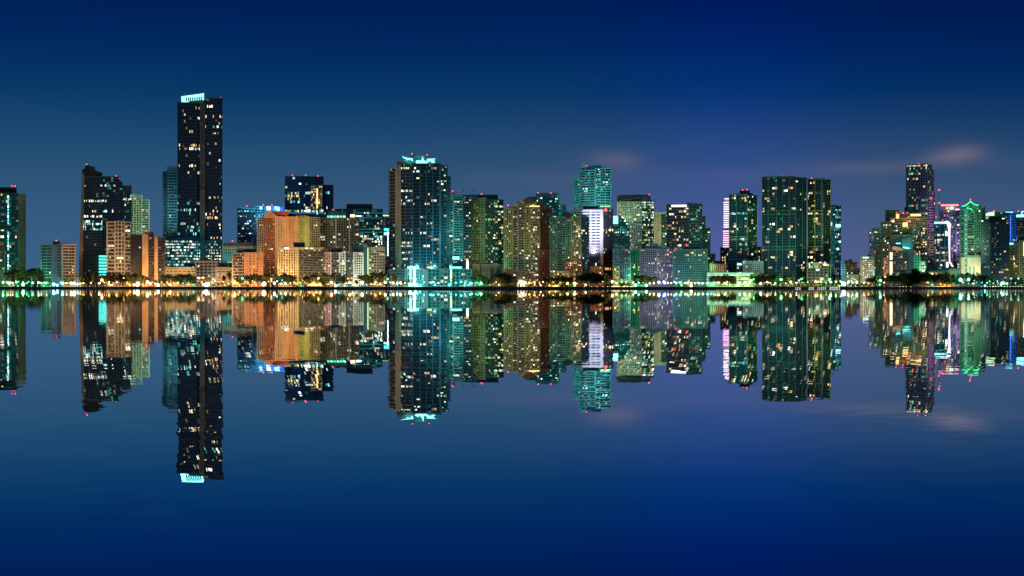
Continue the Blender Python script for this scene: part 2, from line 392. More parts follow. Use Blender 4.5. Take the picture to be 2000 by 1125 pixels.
# seawall: long concrete face with cap and rubbing posts
b = MB(); b.box((-700, 1440), (1, 0), (0, -1), 0, 1400, -.6, 0, -2, GZ-.35); b.box((-700, 1440), (1, 0), (0, -1), 0, 1400, -.9, .25, GZ-.35, GZ+.12)
for i in range(350): b.box((-700, 1440), (1, 0), (0, -1), i*4+.5, i*4+.9, -.05, .18, -2, GZ-.36)
b.obj('seawall', mat('seawall_concrete', (.045, .045, .05), .8, noise=.3, nscale=.5), None, 'structure')
b = MB(); b.box((-700, 1446), (1, 0), (0, -1), 0, 1400, 0, 4.5, GZ+.004, GZ+.03); b.obj('promenade', mat('promenade_paving', (.22, .20, .18), .8, noise=.2, nscale=1), None, 'structure')

exec_buildings = True
# ------------------------------------------------------------------ buildings, left to right
building('residential_tower', 'tall grid-framed tower at the far left edge with one glowing vertical light strip', 'tower', 1540,
  [dict(f=[(-34, 0), (36, 0), (49, 18)], top=377, glass='gt', fac=[F('grid', 'dteal', .07, 'warm', .35, 'teal', pf=.16, sf=.20, cw=6.5, fh=6.2), F('grid', 'beige', .04, 'cool', .55, 'warm', pf=.26, sf=.26, cw=4.2, fh=6.2, pe=1)]),
   dict(f=[(-20, 6), (32, 6)], top=366, bot=378, D=12, fac=F('blank', 'black'))],
  beacons=[(23, 363), (29, 363.5)],
  items=[('light_strip', 14.6, y, 17.2, y+5, -.7, .25, 'glow_cool') for y in (0,)][:0] + [('light_strip', 14.8, 382+i*6.4, 17.2, 386.6+i*6.4, -.6, .3, 'glow_teal' if i % 3 else 'glow_white') for i in range(25) if i not in (9, 10, 17)],
  floods=[(40, 548, 1470, 44, 470, 'W', 45, 50), (20, 548, 1470, 15, 500, 'G', 30, 60)])
building('apartment_block', 'low dark orange-lit block in front of the grid-framed tower at the far left edge', 'building', 1500,
  [dict(f=[(-10, 0), (9, 0)], top=490, D=14, glass='gw', fac=F('grid', 'dgrey', .22, 'warm', .3)), dict(f=[(-10, 3), (6, 3)], top=474, bot=491, D=8, fac=F('grid', 'rust', .1, 'orange', .1) if 0 else F('grid', 'rust', .1, 'warm', .1))])
building('apartment_block', 'free-standing mid-rise with teal-lit balconies left of a blank slab and tan balconies right', 'building', 1500,
  [dict(f=[(81, 2), (101, 0)], top=478, glass='gt', fac=F('balc', 'teal', .06, 'warm', .05, sf=.26, sd=1.2)), dict(f=[(100.5, -1), (112, -1)], top=477.5, glass='gb', fac=F('blank', 'navy')),
   dict(f=[(111.5, 1), (122, 1)], top=478, glass='gb', fac=F('balc', 'blue', .02, 'warm', .1, sf=.22, sd=1)), dict(f=[(121.8, 0), (146, 4)], top=478, glass='gw', fac=F('balc', 'tan', .16, 'warm', .3, sf=.32, sd=1.6)),
   dict(f=[(104, 5), (117, 5)], top=472, bot=480, D=10, fac=F('blank', 'dgrey')), dict(f=[(121, 6), (132, 6)], top=476, bot=480, D=10, fac=F('blank', 'dgrey'))],
  beacons=[(110, 470)], floods=[(92, 554, 1480, 91, 545, 'G', 7, 70), (106, 555, 1482, 108, 548, 'C', 3, 70), (136, 552, 1460, 136, 505, 'O', 60, 70)])
building('office_tower', 'dark leaning glass tower with stepped roof and bright teal office floors', 'tower', 1640,
  [dict(f=[(160, 4), (200, 0)], top=345, glass='g', fac=F('curtain', 'dgrey', .008, 'teal', .03, 'teal', fh=5, cw=4, rows=[(392, .75, 'cool'), (411, .35, 'cool', .5, 1), (424, .75, 'cool'), (431, .6, 'teal'), (437, .97, 'cool'), (443.5, .3, 'white'), (449.5, .85, 'teal')])),
   dict(f=[(200, 2), (234, 2)], top=345, D=20, glass='g', fac=F('curtain', 'dgrey', .03, 'teal', .08, 'teal', fh=5, cw=4, rows=[(361, .5, 'cool'), (392, .5, 'white'), (411, .4, 'cool')])),
   dict(f=[(233.5, 3), (239, 3)], top=355, D=18, fac=F('curtain', 'dgrey', .04, 'teal', .05)),
   dict(f=[(238.8, 4), (257, 4)], top=363, D=18, glass='gt', fac=F('curtain', 'dgrey', .10, 'cool', .1, 'teal', rows=[(392, .85, 'cool')])),
   dict(f=[(186, 6), (199, 6)], top=337, bot=345, D=14, fac=F('blank', 'black')), dict(f=[(161, 6), (186, 6)], top=331, bot=345, D=14, fac=F('blank', 'black'))],
  polys=[('sloping_crown', [(160.5, 346), (161, 338), (167, 324), (169, 322), (185, 326), (185, 332), (199, 338), (199, 346)], 3, 12, 'black'),
         ('leaning_fin', [(153, 553), (160, 346), (163, 335), (165, 345), (160.5, 553)], 1, 10, 'tan')],
  items=[('lit_shaft', 193, 499 + 6*i, 209, 502.6 + 6*i, -6, .4, 'glow_teal') for i in range(7)],
  beacons=[(169, 321), (227, 344), (202, 352), (202, 398)], floods=[(158, 548, 1560, 158, 470, 'O', 60, 30)])
building('apartment_tower', 'pale green-lit apartment tower with curved roof behind the dark leaning tower', 'tower', 1780,
  [dict(f=[(250, 0), (277, 0)], top=382, glass='gg', fac=F('grid', 'pale', .10, 'lime', .25, 'green', fh=4.6, cw=5)), dict(f=[(277, 3), (291, 3)], top=391, glass='gg', fac=F('balc', 'pale', .22, 'white', .2, 'green', fh=4.6, sd=1.2, sf=.35))],
  polys=[('curved_roof', [(250, 383), (257, 378), (264, 379), (271, 381), (277, 386), (277, 383)], -1, 18, 'pale')],
  floods=[(272, 462, 1660, 270, 410, 'M', 300, 50), (283, 455, 1660, 280, 440, 'M', 90, 50)], maxwin=120)
building('apartment_block', 'white-framed balcony block lit warm in front of the dark leaning tower', 'building', 1540,
  [dict(f=[(210, 0), (224, 0)], top=434, glass='gw', fac=F('balc', 'sand', .18, 'warm', .15, sf=.30, cw=7, sd=1.3, fh=7.3)), dict(f=[(224, -1), (244, -1)], top=433, glass='gw', fac=F('grid', 'sand', .10, 'warm', .05, pf=.34, sf=.36, cw=6.5, fh=7.3)),
   dict(f=[(244, 0), (254.5, 0)], top=434, glass='gw', fac=F('balc', 'sand', .3, 'warm', .15, sf=.30, cw=5, sd=1.3, fh=7.3))],
  floods=[(215, 552, 1475, 225, 490, 'W', 100, 80), (245, 552, 1475, 240, 490, 'W', 80, 80)], items=[('lit_alcove', 228, 502, 241, 505, -1.6, .3, 'glow_warm')])
building('apartment_block', 'dark brown block with two tall tan piers beside the white-framed balcony block', 'building', 1500,
  [dict(f=[(255.5, 2), (278.5, 2)], top=459, glass='gw', fac=F('grid', 'black', .05, 'mix', .06, pf=.2, sf=.2, cw=7)), dict(f=[(289.5, 2), (302, 2)], top=463, glass='gw', fac=F('balc', 'brown', .06, 'warm', .25, sd=1)),
   dict(f=[(308, 2), (321.5, 2)], top=464, glass='gw', fac=F('balc', 'brown', .05, 'warm', .25, sd=1)), dict(f=[(278.2, -1), (289.2, -1)], top=457, fac=F('blank', 'tan')), dict(f=[(302, -.5), (308, -.5)], top=462, fac=F('blank', 'tan')),
   dict(f=[(283, 6), (300, 6)], top=453, bot=464, D=10, fac=F('blank', 'tan'))],
  beacons=[(286, 451)], floods=[(284, 553, 1468, 284, 505, 'O', 85, 55), (306, 553, 1468, 305, 520, 'O', 35, 60)])
building('apartment_tower', 'slim blue-teal balcony tower left of the tallest dark tower', 'tower', 1790,
  [dict(f=[(320, 3), (328, 0), (346, 0)], top=336, glass='gb', fac=[F('balc', 'blue', .02, 'teal', .1, 'blue', sd=1.8, fh=5.6), F('balc', 'mblue', .02, 'cool', .3, 'teal', sd=1.4, fh=5.6, pe=2)]),
   dict(f=[(327, 3), (346, 3)], top=325, bot=336, D=14, fac=F('blank', 'aqua'))],
  floods=[(333, 462, 1725, 333, 400, 'C', 150, 60)])
building('skyscraper', 'tallest dark skyscraper with a glowing white-cyan crown and central concrete spine', 'skyscraper', 1735,
  [dict(f=[(347, 4), (352, 0), (384, 0), (391, 4)], top=201, vis=470, glass='g', fac=F('ribbon', 'navy', .012, 'warm', .04, 'mix', sf=.2, fh=6.6, cw=3.5, run=.3,
      rows=[(208, .45, 'warm', .5, 1), (214, .2, 'warm'), (230, .5, 'white', .2, .5), (256, .4, 'white', .3, .6), (285, .7, 'warm', .65, 1), (292, .95, 'white', .6, 1), (292, .3, 'warm', 0, .59), (323, .65, 'warm', .6, 1), (330, .35, 'white', .2, .8), (337, .4, 'white', .3, .6),
            (398, .7, 'teal', .1, .6), (413, .3, 'teal'), (418, .45, 'teal', .4, .8), (437, .4, 'teal'), (442, .6, 'teal', .4, 1), (448, .4, 'teal', .3, .9), (460, .3, 'teal')])),
   dict(f=[(391, 2), (400, 2)], top=197, glass='g', fac=F('grid', 'dgrey', .02, 'warm', .1, pf=.5, sf=.3, cw=4.5)),
   dict(f=[(400, 5), (404, 3), (431, 0), (434, 5)], top=192, vis=470, glass='g', fac=F('ribbon', 'navy', .012, 'warm', .03, 'warm', sf=.2, fh=6.6, cw=3.6, run=.1,
      rows=[(211, .6, 'cool', 0, .4), (229, .7, 'warm', .4, 1), (240, .6, 'warm', .8, 1), (250, .7, 'cool', .5, 1), (264, .2, 'warm'), (315, .6, 'warm', .8, 1), (363, .9, 'white', .8, 1), (388, .55, 'warm'), (411, .4, 'warm'), (417, .3, 'warm'), (428, .55, 'warm'), (437, .4, 'warm'), (448, .45, 'warm'), (462, .4, 'warm')])),
   dict(f=[(323, -2), (391, -2)], top=464, glass='gt', fac=F('ribbon', 'mteal', .62, 'cool', .3, 'teal', cw=4, fh=5.6, sf=.42)),
   dict(f=[(400, -2), (433, -2)], top=470, glass='gt', fac=F('grid', 'teal', .66, 'white', .3, 'teal', cw=5, fh=5.6, sf=.4)),
   dict(f=[(391, -3), (400, -3)], top=370, fac=F('blank', 'grey'), bot=540),
   dict(f=[(355, 3), (399, 3)], top=194, bot=202, D=20, fac=F('blank', 'dgrey')), dict(f=[(399, 6), (404, 6)], top=190, bot=198, D=10, fac=F('blank', 'navy'))],
  polys=[('lit_crown', [(354.5, 202), (354.5, 187), (362, 185), (398, 181.5), (398, 195), (370, 197), (366, 202)], 1.5, 14, 'glow_cyan'),
         ('crown_edge', [(353, 188.5), (353, 186), (400, 180), (400, 182)], .5, 16, 'aqua')],
  items=[('crown_louvre', 363.5+i*3.6, 190.5 - i*.2, 366+i*3.6, 198.5-i*.2, 1.4, .6, 'navy') for i in range(9)] + [('cornice', 322, 464, 392, 470, -5, 2, 'navy')] +
        [('antenna', x, 178 if x != 388 else 176.5, x+.6, 183, 4, .4, 'grey') for x in (376, 388, 395, 408)],
  beacons=[(431, 191), (410, 432)], maxwin=300, floods=[(376, 520, 1650, 376, 490, 'T', 60, 80)])
building('parking_garage', 'long peach-lit parking garage with a garden roof at the foot of the tallest tower', 'garage', 1560,
  [dict(f=[(322, 0), (457, 0)], top=523, D=40, glass='gw', fac=F('ribbon', 'peach', .0, 'teal', .25, 'warm', cw=8, fh=6.5, sf=.74, pf=.3, rows=[(529, .25, 'teal'), (541, .3, 'teal', .5, .8)]))],
  floods=[(338, 550, 1495, 338, 533, 'Y', 80, 110), (364, 550, 1500, 366, 533, 'W', 80, 110), (442, 550, 1500, 442, 533, 'W', 70, 110), (425, 548, 1545, 428, 535, 'O', 12, 120)])
building('apartment_block', 'narrow black-windowed block with pink frame standing before the peach parking garage', 'building', 1515,
  [dict(f=[(382, 0), (422, 0)], top=512, glass='g', fac=F('grid', 'grey', .12, 'warm', .1, cw=8, fh=6, pf=.2, sf=.28)), dict(f=[(381, -.5), (423, -.5)], top=509, bot=512.2, D=26, fac=F('blank', 'brown')), dict(f=[(397, 5), (411, 5)], top=506, bot=510, D=10, fac=F('blank', 'navy'))],
  items=[('lit_lobby', 384, 541, 391, 545, -.9, .3, 'glow_warm'), ('lit_lobby', 394, 541, 399, 544, -.9, .3, 'glow_warm')], floods=[(405, 556, 1475, 402, 535, 'W', 18, 100)])
building('office_building', 'low pale green office building with brown hipped roof right of the tallest tower', 'building', 1640,
  [dict(f=[(435, 0), (502, 0)], top=480, glass='gt', fac=F('grid', 'pale', .05, 'cool', .45, 'teal', cw=4.4, fh=6.2, pf=.45, sf=.45))],
  polys=[('hipped_roof', [(434.5, 480.5), (438.5, 474), (505, 474), (506, 480.5)], -1.5, 26, 'brown')],
  items=[('lit_floor', 436, 496 + 4.6*i, 456, 498.4 + 4.6*i, -.9, .3, 'glow_dimteal') for i in range(3)], beacons=[(454, 471)], floods=[(450, 515, 1590, 460, 490, 'T', 25, 110)])
building('hotel_tower', 'blue glass tower with a cyan and deep-blue floodlit crown behind the coral complex', 'tower', 1800,
  [dict(f=[(465, 3), (499, 0)], top=406, glass='gb', fac=F('balc', 'blue', .17, 'white', .2, 'blue', sf=.18, sd=1, fh=4.8, cw=4.4, rows=[(411, .9, 'teal')])), dict(f=[(499, 1), (517, 1)], top=403, glass='gb', fac=F('grid', 'aqua', .03, 'teal', .2, 'teal', cw=4)),
   dict(f=[(516.8, 2), (556, 2)], top=403, bot=425, D=18, glass='gb', fac=F('blank', 'mblue'))],
  polys=[('curved_parapet', [(464.5, 407), (464.5, 404), (480, 405), (499, 407), (499, 409)], -2, 4, 'aqua')],
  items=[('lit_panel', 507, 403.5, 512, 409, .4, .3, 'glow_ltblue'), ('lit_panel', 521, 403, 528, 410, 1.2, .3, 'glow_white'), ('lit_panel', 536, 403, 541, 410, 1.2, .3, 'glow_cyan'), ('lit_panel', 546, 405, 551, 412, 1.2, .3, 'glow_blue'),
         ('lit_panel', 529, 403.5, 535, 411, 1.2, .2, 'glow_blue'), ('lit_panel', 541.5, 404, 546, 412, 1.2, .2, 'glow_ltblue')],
  beacons=[(482, 402.5), (514, 400), (531, 400.5), (553, 406)], floods=[(506, 424, 1755, 508, 410, 'C', 60, 90), (535, 424, 1755, 535, 410, 'B', 130, 110)])
building('office_tower', 'dark boxy tower with a tall golden-lit glass atrium on its right', 'tower', 1840,
  [dict(f=[(556.5, 4), (586, 0), (632, 3)], top=345, glass='g', fac=[F('curtain', 'dteal', .05, 'cool', .04, 'teal', cw=5, rows=[(365, .4, 'yel'), (379.5, .6, 'white'), (384.5, .9, 'yel'), (388, .4, 'white'), (395, .4, 'cool'), (411, .95, 'lime')]), F('curtain', 'dteal', .04, 'white', .04, 'teal', cw=5, cold=(.45, 1), rows=[(374, .3, 'white'), (411, .95, 'cool')])]),
   dict(f=[(632, 5), (651, 5)], top=362, glass='g', fac=F('curtain', 'dteal', .07, 'cool', .05)), dict(f=[(607, -2), (630, -2)], top=362, bot=409, D=12, glass='gw', fac=F('curtain', 'olive', .30, 'gold', .9, 'gold', cw=4.6, fh=5, pf=.14, sf=.14))],
  items=[('roof_light', 584, 357.5, 588, 360, -.5, .3, 'glow_white'), ('stair_light', 618, 368, 621, 407, -2.4, .3, 'glow_gold'), ('lit_floor', 558, 415, 632, 416.5, -.5, .3, 'glow_dimteal'), ('light_bar', 619, 412, 620.4, 419, -1.2, .3, 'glow_cyan'), ('roof_crane', 566, 339.5, 576, 340.3, 2, .4, 'red')],
  beacons=[(571, 341.5), (597, 342.5), (621, 344), (650, 409.5)])
building('apartment_complex', 'tall coral, cream and yellow-green apartment complex with arched rooflines', 'apartment complex', 1620,
  [dict(f=[(503, 3), (518, 2)], top=425, glass='gw', fac=F('grid', 'cream', .12, 'warm', .15, cw=3.6, fh=4.4)), dict(f=[(518, 1), (537, 0)], top=418, glass='gw', fac=F('grid', 'rust', .08, 'warm', .1, cw=4, fh=4.4)),
   dict(f=[(537, 0), (557, 1)], top=424, glass='gw', fac=F('grid', 'peach', .08, 'warm', .06, cw=4.4, fh=4.6, pf=.55, sf=.55)), dict(f=[(557, 2), (582, 3)], top=424, glass='gw', fac=F('grid', 'coral', .05, 'warm', .05, cw=6.2, fh=4.8, pf=.68, sf=.6)),
   dict(f=[(582, 2), (594.5, 2)], top=423, glass='gg', fac=F('grid', 'yelgr', .10, 'lime', .15, 'lime', cw=4.2, fh=4.6, pf=.5, sf=.5)), dict(f=[(594.3, 1.2), (604, 1.2)], top=423, fac=F('blank', 'yelgr')),
   dict(f=[(604, 2), (624.5, 2)], top=425, glass='gw', fac=F('grid', 'olive', .10, 'gold', .15, cw=4.4, fh=4.6, pf=.3, sf=.36)),
   dict(f=[(522, 4), (563, 4)], top=414, bot=425, D=16, fac=F('blank', 'red'))],
  polys=[('arched_gable', [(517, 426), (517, 415), (521, 413), (530, 413), (534, 415), (536, 425)], -.3, 12, 'coral'), ('arched_gable', [(582, 424), (584, 423), (586, 421), (592, 421), (594, 424)], -.5, 8, 'rust'),
         ('arched_gable', [(581, 424), (584, 421), (591, 420), (599, 421), (603.5, 425)], 1, 14, 'rust'), ('arched_gable', [(537, 425), (537, 422), (540, 420), (543, 422), (543, 425)], -.6, 8, 'peach')],
  beacons=[(549, 423), (580, 423), (555.5, 453)],
  floods=[(530, 494, 1540, 530, 450, 'O', 150, 90), (560, 484, 1545, 560, 445, 'W', 70, 90), (572, 484, 1545, 575, 440, 'O', 60, 60), (592, 476, 1560, 592, 445, 'L', 30, 60), (612, 484, 1560, 612, 455, 'Y', 22, 80), (508, 494, 1530, 510, 450, 'O', 60, 60)], maxwin=260)
building('apartment_tower', 'broad white-framed grid tower with a green-lit rooftop between coral complex and teal glass', 'tower', 1650,
  [dict(f=[(625, 0), (701, 0)], top=426, glass='gg', fac=F('grid', 'beige', .13, 'white', .14, 'lime', cw=5.2, fh=5, pf=.22, sf=.28, run=.35)), dict(f=[(640, 5), (676, 5)], top=413, bot=427, D=14, glass='gt', fac=F('blank', 'dteal')), dict(f=[(626, 5), (640, 5)], top=419, bot=427, D=10, fac=F('blank', 'navy'))],
  items=[('white_pier', x, 426, x+2.2, 495, -1.1, 1, 'white') for x in (655, 681.5)] + [('lit_terrace', 639+i*6.2, 421.5, 643.6+i*6.2, 424.5, 4.2, .3, 'glow_cyan' if i % 2 else 'glow_green') for i in range(6)] +
        [('lit_roof_room', 684, 419, 693, 424, 2, 4, 'glow_warm'), ('lit_terrace', 695, 421, 706, 423, 2, .4, 'glow_white')],
  floods=[(660, 488, 1565, 660, 450, 'Y', 50, 100), (695, 486, 1565, 697, 450, 'G', 26, 60)])
building('office_tower', 'teal banded glass office tower with a black penthouse left of the winged-crown tower', 'tower', 1760,
  [dict(f=[(655, 6), (690, 0), (747, 3)], top=409, glass='gt', fac=[F('ribbon', 'dteal', .05, 'cool', .1, 'teal', sf=.3), F('ribbon', 'teal', .10, 'cool', .25, 'teal', sf=.22, cw=5, fh=5, rows=[(436, .4, 'orange', .4, .9), (461, .75, 'cool'), (466, .5, 'white'), (472, .9, 'white'), (477, .5, 'cool')])]),
   dict(f=[(677, 5), (727, 5)], top=399, bot=410, D=16, fac=F('blank', 'black'))],
  beacons=[(726, 433)], items=[('light_line', 690, 415.5, 746, 416.3, -.7, .3, 'glow_dimteal'), ('light_line', 690, 425, 746, 425.8, -.7, .3, 'glow_dimteal'), ('light_line', 690, 447, 746, 447.8, -.7, .3, 'glow_dimteal'), ('light_line', 690, 453, 747, 453.8, -.7, .3, 'glow_dimteal')],
  floods=[(720, 482, 1640, 718, 440, 'C', 60, 80)])
building('apartment_block', 'low coral apartment block with a dark penthouse in front of the tall coral complex', 'building', 1525,
  [dict(f=[(455, 2), (478, 1)], top=495, glass='gw', fac=F('balc', 'tan', .10, 'warm', .25, cw=4.5, sd=1)), dict(f=[(478, 0), (513.5, 0)], top=494, glass='gw', fac=F('grid', 'coral', .10, 'warm', .08, cw=6.5, fh=5, pf=.6, sf=.58)), dict(f=[(463, 5), (500, 5)], top=486, bot=496, D=12, fac=F('blank', 'navy'))],
  floods=[(470, 553, 1475, 466, 525, 'T', 9, 80), (497, 553, 1470, 497, 520, 'O', 64, 90), (509, 553, 1475, 506, 520, 'O', 24, 90)])
building('apartment_block', 'golden ribbed apartment block joined to a dark plum balcony wing', 'building', 1505,
  [dict(f=[(543, 1), (583, 0)], top=487, glass='gw', fac=F('fins', 'cream', .22, 'gold', .3, cw=5, fh=4.8, pf=.46)), dict(f=[(583, 0), (631, 1)], top=487, glass='gw', fac=F('balc', 'dgrey', .13, 'warm', .4, cw=4.6, fh=4.8, sd=1, swall='grey')),
   dict(f=[(542, -1.5), (583, -1.5)], top=483, bot=487.5, D=25, fac=F('blank', 'cream')), dict(f=[(583, -1.2), (632, -1.2)], top=483, bot=487.5, D=25, fac=F('blank', 'tan')), dict(f=[(574, 5), (595, 5)], top=474, bot=484, D=10, fac=F('blank', 'navy'))],
  items=[('roof_lamp', 555, 484, 564, 486, -2.2, .3, 'glow_white'), ('roof_lamp', 596, 483.8, 602, 485.6, -2, .3, 'glow_warm'), ('roof_lamp', 606, 484, 612, 486, -2, .3, 'glow_warm')],
  floods=[(557, 553, 1468, 556, 520, 'O', 60, 90), (576, 553, 1468, 576, 515, 'Y', 44, 80), (560, 553, 1462, 560, 495, 'O', 60, 60), (610, 553, 1472, 610, 530, 'O', 10, 90)])
building('apartment_block', 'wide balcony block fading from pink to cyan light, right of the golden ribbed block', 'building', 1515,
  [dict(f=[(631.5, 1), (646, 0)], top=494, glass='gw', fac=F('grid', 'pink', .10, 'warm', .2, cw=4.5, fh=4.8)), dict(f=[(646, 2), (663, 2)], top=494, glass='g', fac=F('balc', 'grey', .1, 'warm', .3, 'mix', sd=1, fh=4.8)),
   dict(f=[(663, 0), (674, 0)], top=494, glass='gt', fac=F('grid', 'white', .12, 'white', .2, cw=4.5, fh=4.8)), dict(f=[(674, 2), (691, 2)], top=494, glass='gt', fac=F('balc', 'dgrey', .2, 'warm', .3, 'teal', sd=1, fh=4.8, rows=[(511.5, .95, 'white', 0, 1)])),
   dict(f=[(691, 0), (709, 0)], top=494, glass='gt', fac=F('grid', 'white', .06, 'warm', .2, 'teal', cw=4.2, fh=4.8)), dict(f=[(647, 6), (668, 6)], top=485.5, bot=495, D=12, fac=F('blank', 'navy'))],
  floods=[(650, 554, 1468, 650, 520, 'O', 20, 100), (675, 556, 1470, 672, 520, 'C', 26, 70), (697, 556, 1470, 697, 520, 'C', 34, 80), (690, 552, 1466, 690, 500, 'W', 26, 90)])
building('apartment_building', 'cream domed building with a white-green pilaster and rows of warm windows', 'building', 1545,
  [dict(f=[(691, 2), (709, 1)], top=484, glass='gw', fac=F('grid', 'cream', .12, 'warm', .12, cw=5, fh=5)), dict(f=[(709, -1.5), (719, -1.5)], top=481, fac=F('blank', 'mteal')), dict(f=[(720, 1), (751, 1)], top=484, glass='gw', fac=F('grid', 'cream', .30, 'warm', .1, cw=5.4, fh=5.3, pf=.3, sf=.48)),
   dict(f=[(690, .2), (751.5, .2)], top=482.5, bot=486, D=22, fac=F('blank', 'cream'))],
  polys=[('dome', [(709, 482)] + [(717.5 - 8*math.cos(math.pi*i/8), 476 - 9*math.sin(math.pi*i/8)) for i in range(9)] + [(726, 482)], 3, 14, 'brown'), ('gable', [(708, 482), (711, 477), (714, 475), (717, 477), (720, 482)], -2, 3, 'cream')],
  items=[('lit_pilaster', 717.8, 484, 719.4, 545, -2.4, .5, 'glow_lime')],
  floods=[(735, 553, 1480, 735, 515, 'W', 40, 90), (714, 553, 1480, 714, 520, 'C', 26, 50), (700, 553, 1480, 700, 500, 'W', 14, 60)])
building('office_tower', 'slender pinstriped blue-violet tower in the gap left of the winged-crown tower', 'tower', 1880,
  [dict(f=[(748, 0), (761, 0)], top=423, glass='gb', fac=F('fins', 'lav', .05, 'blue', .5, 'blue', cw=2.6, fh=5)), dict(f=[(747, -3), (761, -3)], top=419, bot=424, D=20, fac=F('blank', 'pale')), dict(f=[(749, -5), (763, -5)], top=540, fac=F('ribbon', 'mteal', .8, 'cool', .2, sf=.4), D=10)],
  items=[('light_strip', 757, 452, 758.4, 500, -1, .4, 'glow_white'), ('crown_light', 748, 420, 761, 422, -3.6, .3, 'glow_lime'), ('lit_panel', 750, 446, 761, 451, -1, .4, 'glow_teal'), ('lit_panel', 750, 454, 762, 459, -1, .4, 'glow_ltblue')], beacons=[(751, 443)])
# the winged-crown tower and its podium
building('skyscraper', 'broad tower with a winged cyan-white floodlit crown and stacked balconies at both sides', 'skyscraper', 1600,
  [dict(f=[(761.5, 5), (773, 1)], top=329, glass='gt', fac=F('balc', 'tan', .06, 'cool', .08, 'teal', sd=2, fh=6.4, sf=.11)), dict(f=[(772.6, -1), (776.5, -1)], top=322, fac=F('blank', 'tan')), dict(f=[(778.3, -1), (782.8, -1)], top=322, fac=F('blank', 'tan')), dict(f=[(776, 2), (779, 2)], top=323, fac=F('grid', 'grey', .2, 'white', .3)),
   dict(f=[(782.8, 1), (806, 0)], top=320, glass='g', fac=F('balc', 'grey', .08, 'cool', .1, 'teal', sd=1.2, fh=6.4, sf=.13, cw=5, rows=[(332, .8, 'lime'), (371, .9, 'cool'), (376.5, .9, 'white'), (392, .7, 'cool'), (472, .95, 'white'), (478, .6, 'cool'), (483, .6, 'white'), (496, .9, 'white'), (505, .6, 'cool')])),
   dict(f=[(806, 0), (860, 0)], top=320, glass='g', fac=F('balc', 'dteal', .10, 'warm', .10, 'teal', sd=.8, fh=6.4, sf=.13, cw=6.6, pe=2, run=.5, rows=[(333, .6, 'white', 0, .3), (357, .5, 'cool', .7, 1)])),
   dict(f=[(860, 1), (873, 1)], top=324, glass='gt', fac=F('balc', 'dteal', .16, 'white', .25, 'teal', sd=1, fh=5.6, sf=.16, rows=[(357, 1, 'cool')])), dict(f=[(872.5, 4), (877, 4)], top=345, glass='gt', fac=F('balc', 'blue', .1, 'cool', .1, sd=2.2, fh=5.6, sf=.16)),
   dict(f=[(776, 5), (852, 5)], top=313, bot=322, D=20, glass='gc', fac=F('blank', 'aqua')), dict(f=[(776, 3), (786, 3)], top=313, bot=322, D=10, fac=F('blank', 'tan')), dict(f=[(803, 8), (836, 8)], top=303.5, bot=314, D=14, fac=F('blank', 'aqua')),
   dict(f=[(846, 0.5), (860.5, 0.5)], top=322.5, bot=326, D=20, fac=F('blank', 'aqua'))],
  items=[('blue_pier', x, 322, x+1.7, 524, -1.6, 1.2, 'blue') for x in (805.2, 819.5, 832.3, 844)] + [('teal_pier', 857.5, 323, 861.5, 524, -1.6, 1.2, 'blue')] +
        [('lit_podium_terrace', 796, 520, 818, 523.5, -6, .4, 'glow_cyan'), ('lit_podium_terrace', 834, 521, 842, 524, -6, .4, 'glow_lime')],
  polys=[('crown_wing', [(785, 304), (787.5, 306.5), (797, 309), (806, 309.5), (806, 314), (801, 311.5), (792, 312.5), (795, 310.5), (788, 308.5)], 1.5, 1.5, 'glow_cyan'),
         ('crown_wing', [(852, 309), (845, 310), (834, 310.5), (834, 317), (842, 313), (843, 318), (849, 317), (848, 313), (843, 312), (850, 310.5)], 1.5, 1.5, 'glow_cyan'),
         ('crown_flame', [(812.5, 318.5), (813, 314), (817, 312.5), (821, 315), (824, 311), (825.4, 304.5), (826.8, 311), (829, 314), (833, 316), (834, 318.5)], 1.2, 1.5, 'glow_cyan'),
         ('wing_blade', [(784, 303), (807, 308.6), (807, 309.6), (786, 304.8)], .8, 6, 'aqua'), ('wing_blade', [(855, 308.5), (834, 309.3), (834, 310.2), (853, 309.8)], .8, 6, 'aqua')],
  beacons=[(804.5, 300.5), (834.5, 302.5)], maxwin=300,
  floods=[(815, 521, 1562, 815, 495, 'C', 60, 100), (848, 521, 1562, 850, 490, 'C', 60, 90), (866, 521, 1560, 862, 430, 'C', 130, 50), (778, 524, 1560, 779, 400, 'O', 60, 30), (800, 321, 1590, 800, 306, 'C', 3, 110), (840, 321, 1590, 840, 306, 'C', 3, 110)])
building('podium_block', 'teal-lit glass podium row with white piers on the waterfront below the winged-crown tower', 'building', 1500,
  [dict(f=[(762, 0), (791, 0)], top=527, D=30, glass='gt', fac=F('balc', 'dteal', .08, 'cool', .3, 'teal', sd=1.2, fh=5.5)), dict(f=[(791, -2), (828, -2)], top=526, D=30, glass='gc', fac=F('curtain', 'aqua', .12, 'cool', .5, 'teal', cw=4.5, fh=6, pf=.22, sf=.15)),
   dict(f=[(828.3, -3), (835.5, -3)], top=526, fac=F('blank', 'grey')), dict(f=[(836, 0), (921, 0)], top=526, D=30, glass='gt', fac=F('grid', 'teal', .10, 'white', .35, 'teal', cw=8, fh=6.8, pf=.22, sf=.18))],
  items=[('lit_pier', 800, 524, 804, 556, -3.5, .5, 'glow_cyan'), ('lit_pier', 808, 522, 811, 557, -3.5, .5, 'glow_white'), ('lit_pier', 879, 526, 883, 550, -1.2, .5, 'glow_lime'), ('lit_terrace', 796, 521.5, 818, 525, 4, 2, 'glow_cyan'), ('lit_terrace', 882, 521, 902, 524, 2, 2, 'glow_cyan')],
  floods=[(805, 557, 1470, 803, 540, 'C', 22, 110), (850, 557, 1470, 850, 540, 'C', 7, 110), (880, 557, 1470, 880, 540, 'C', 7, 110), (910, 557, 1470, 910, 540, 'C', 6, 110)])
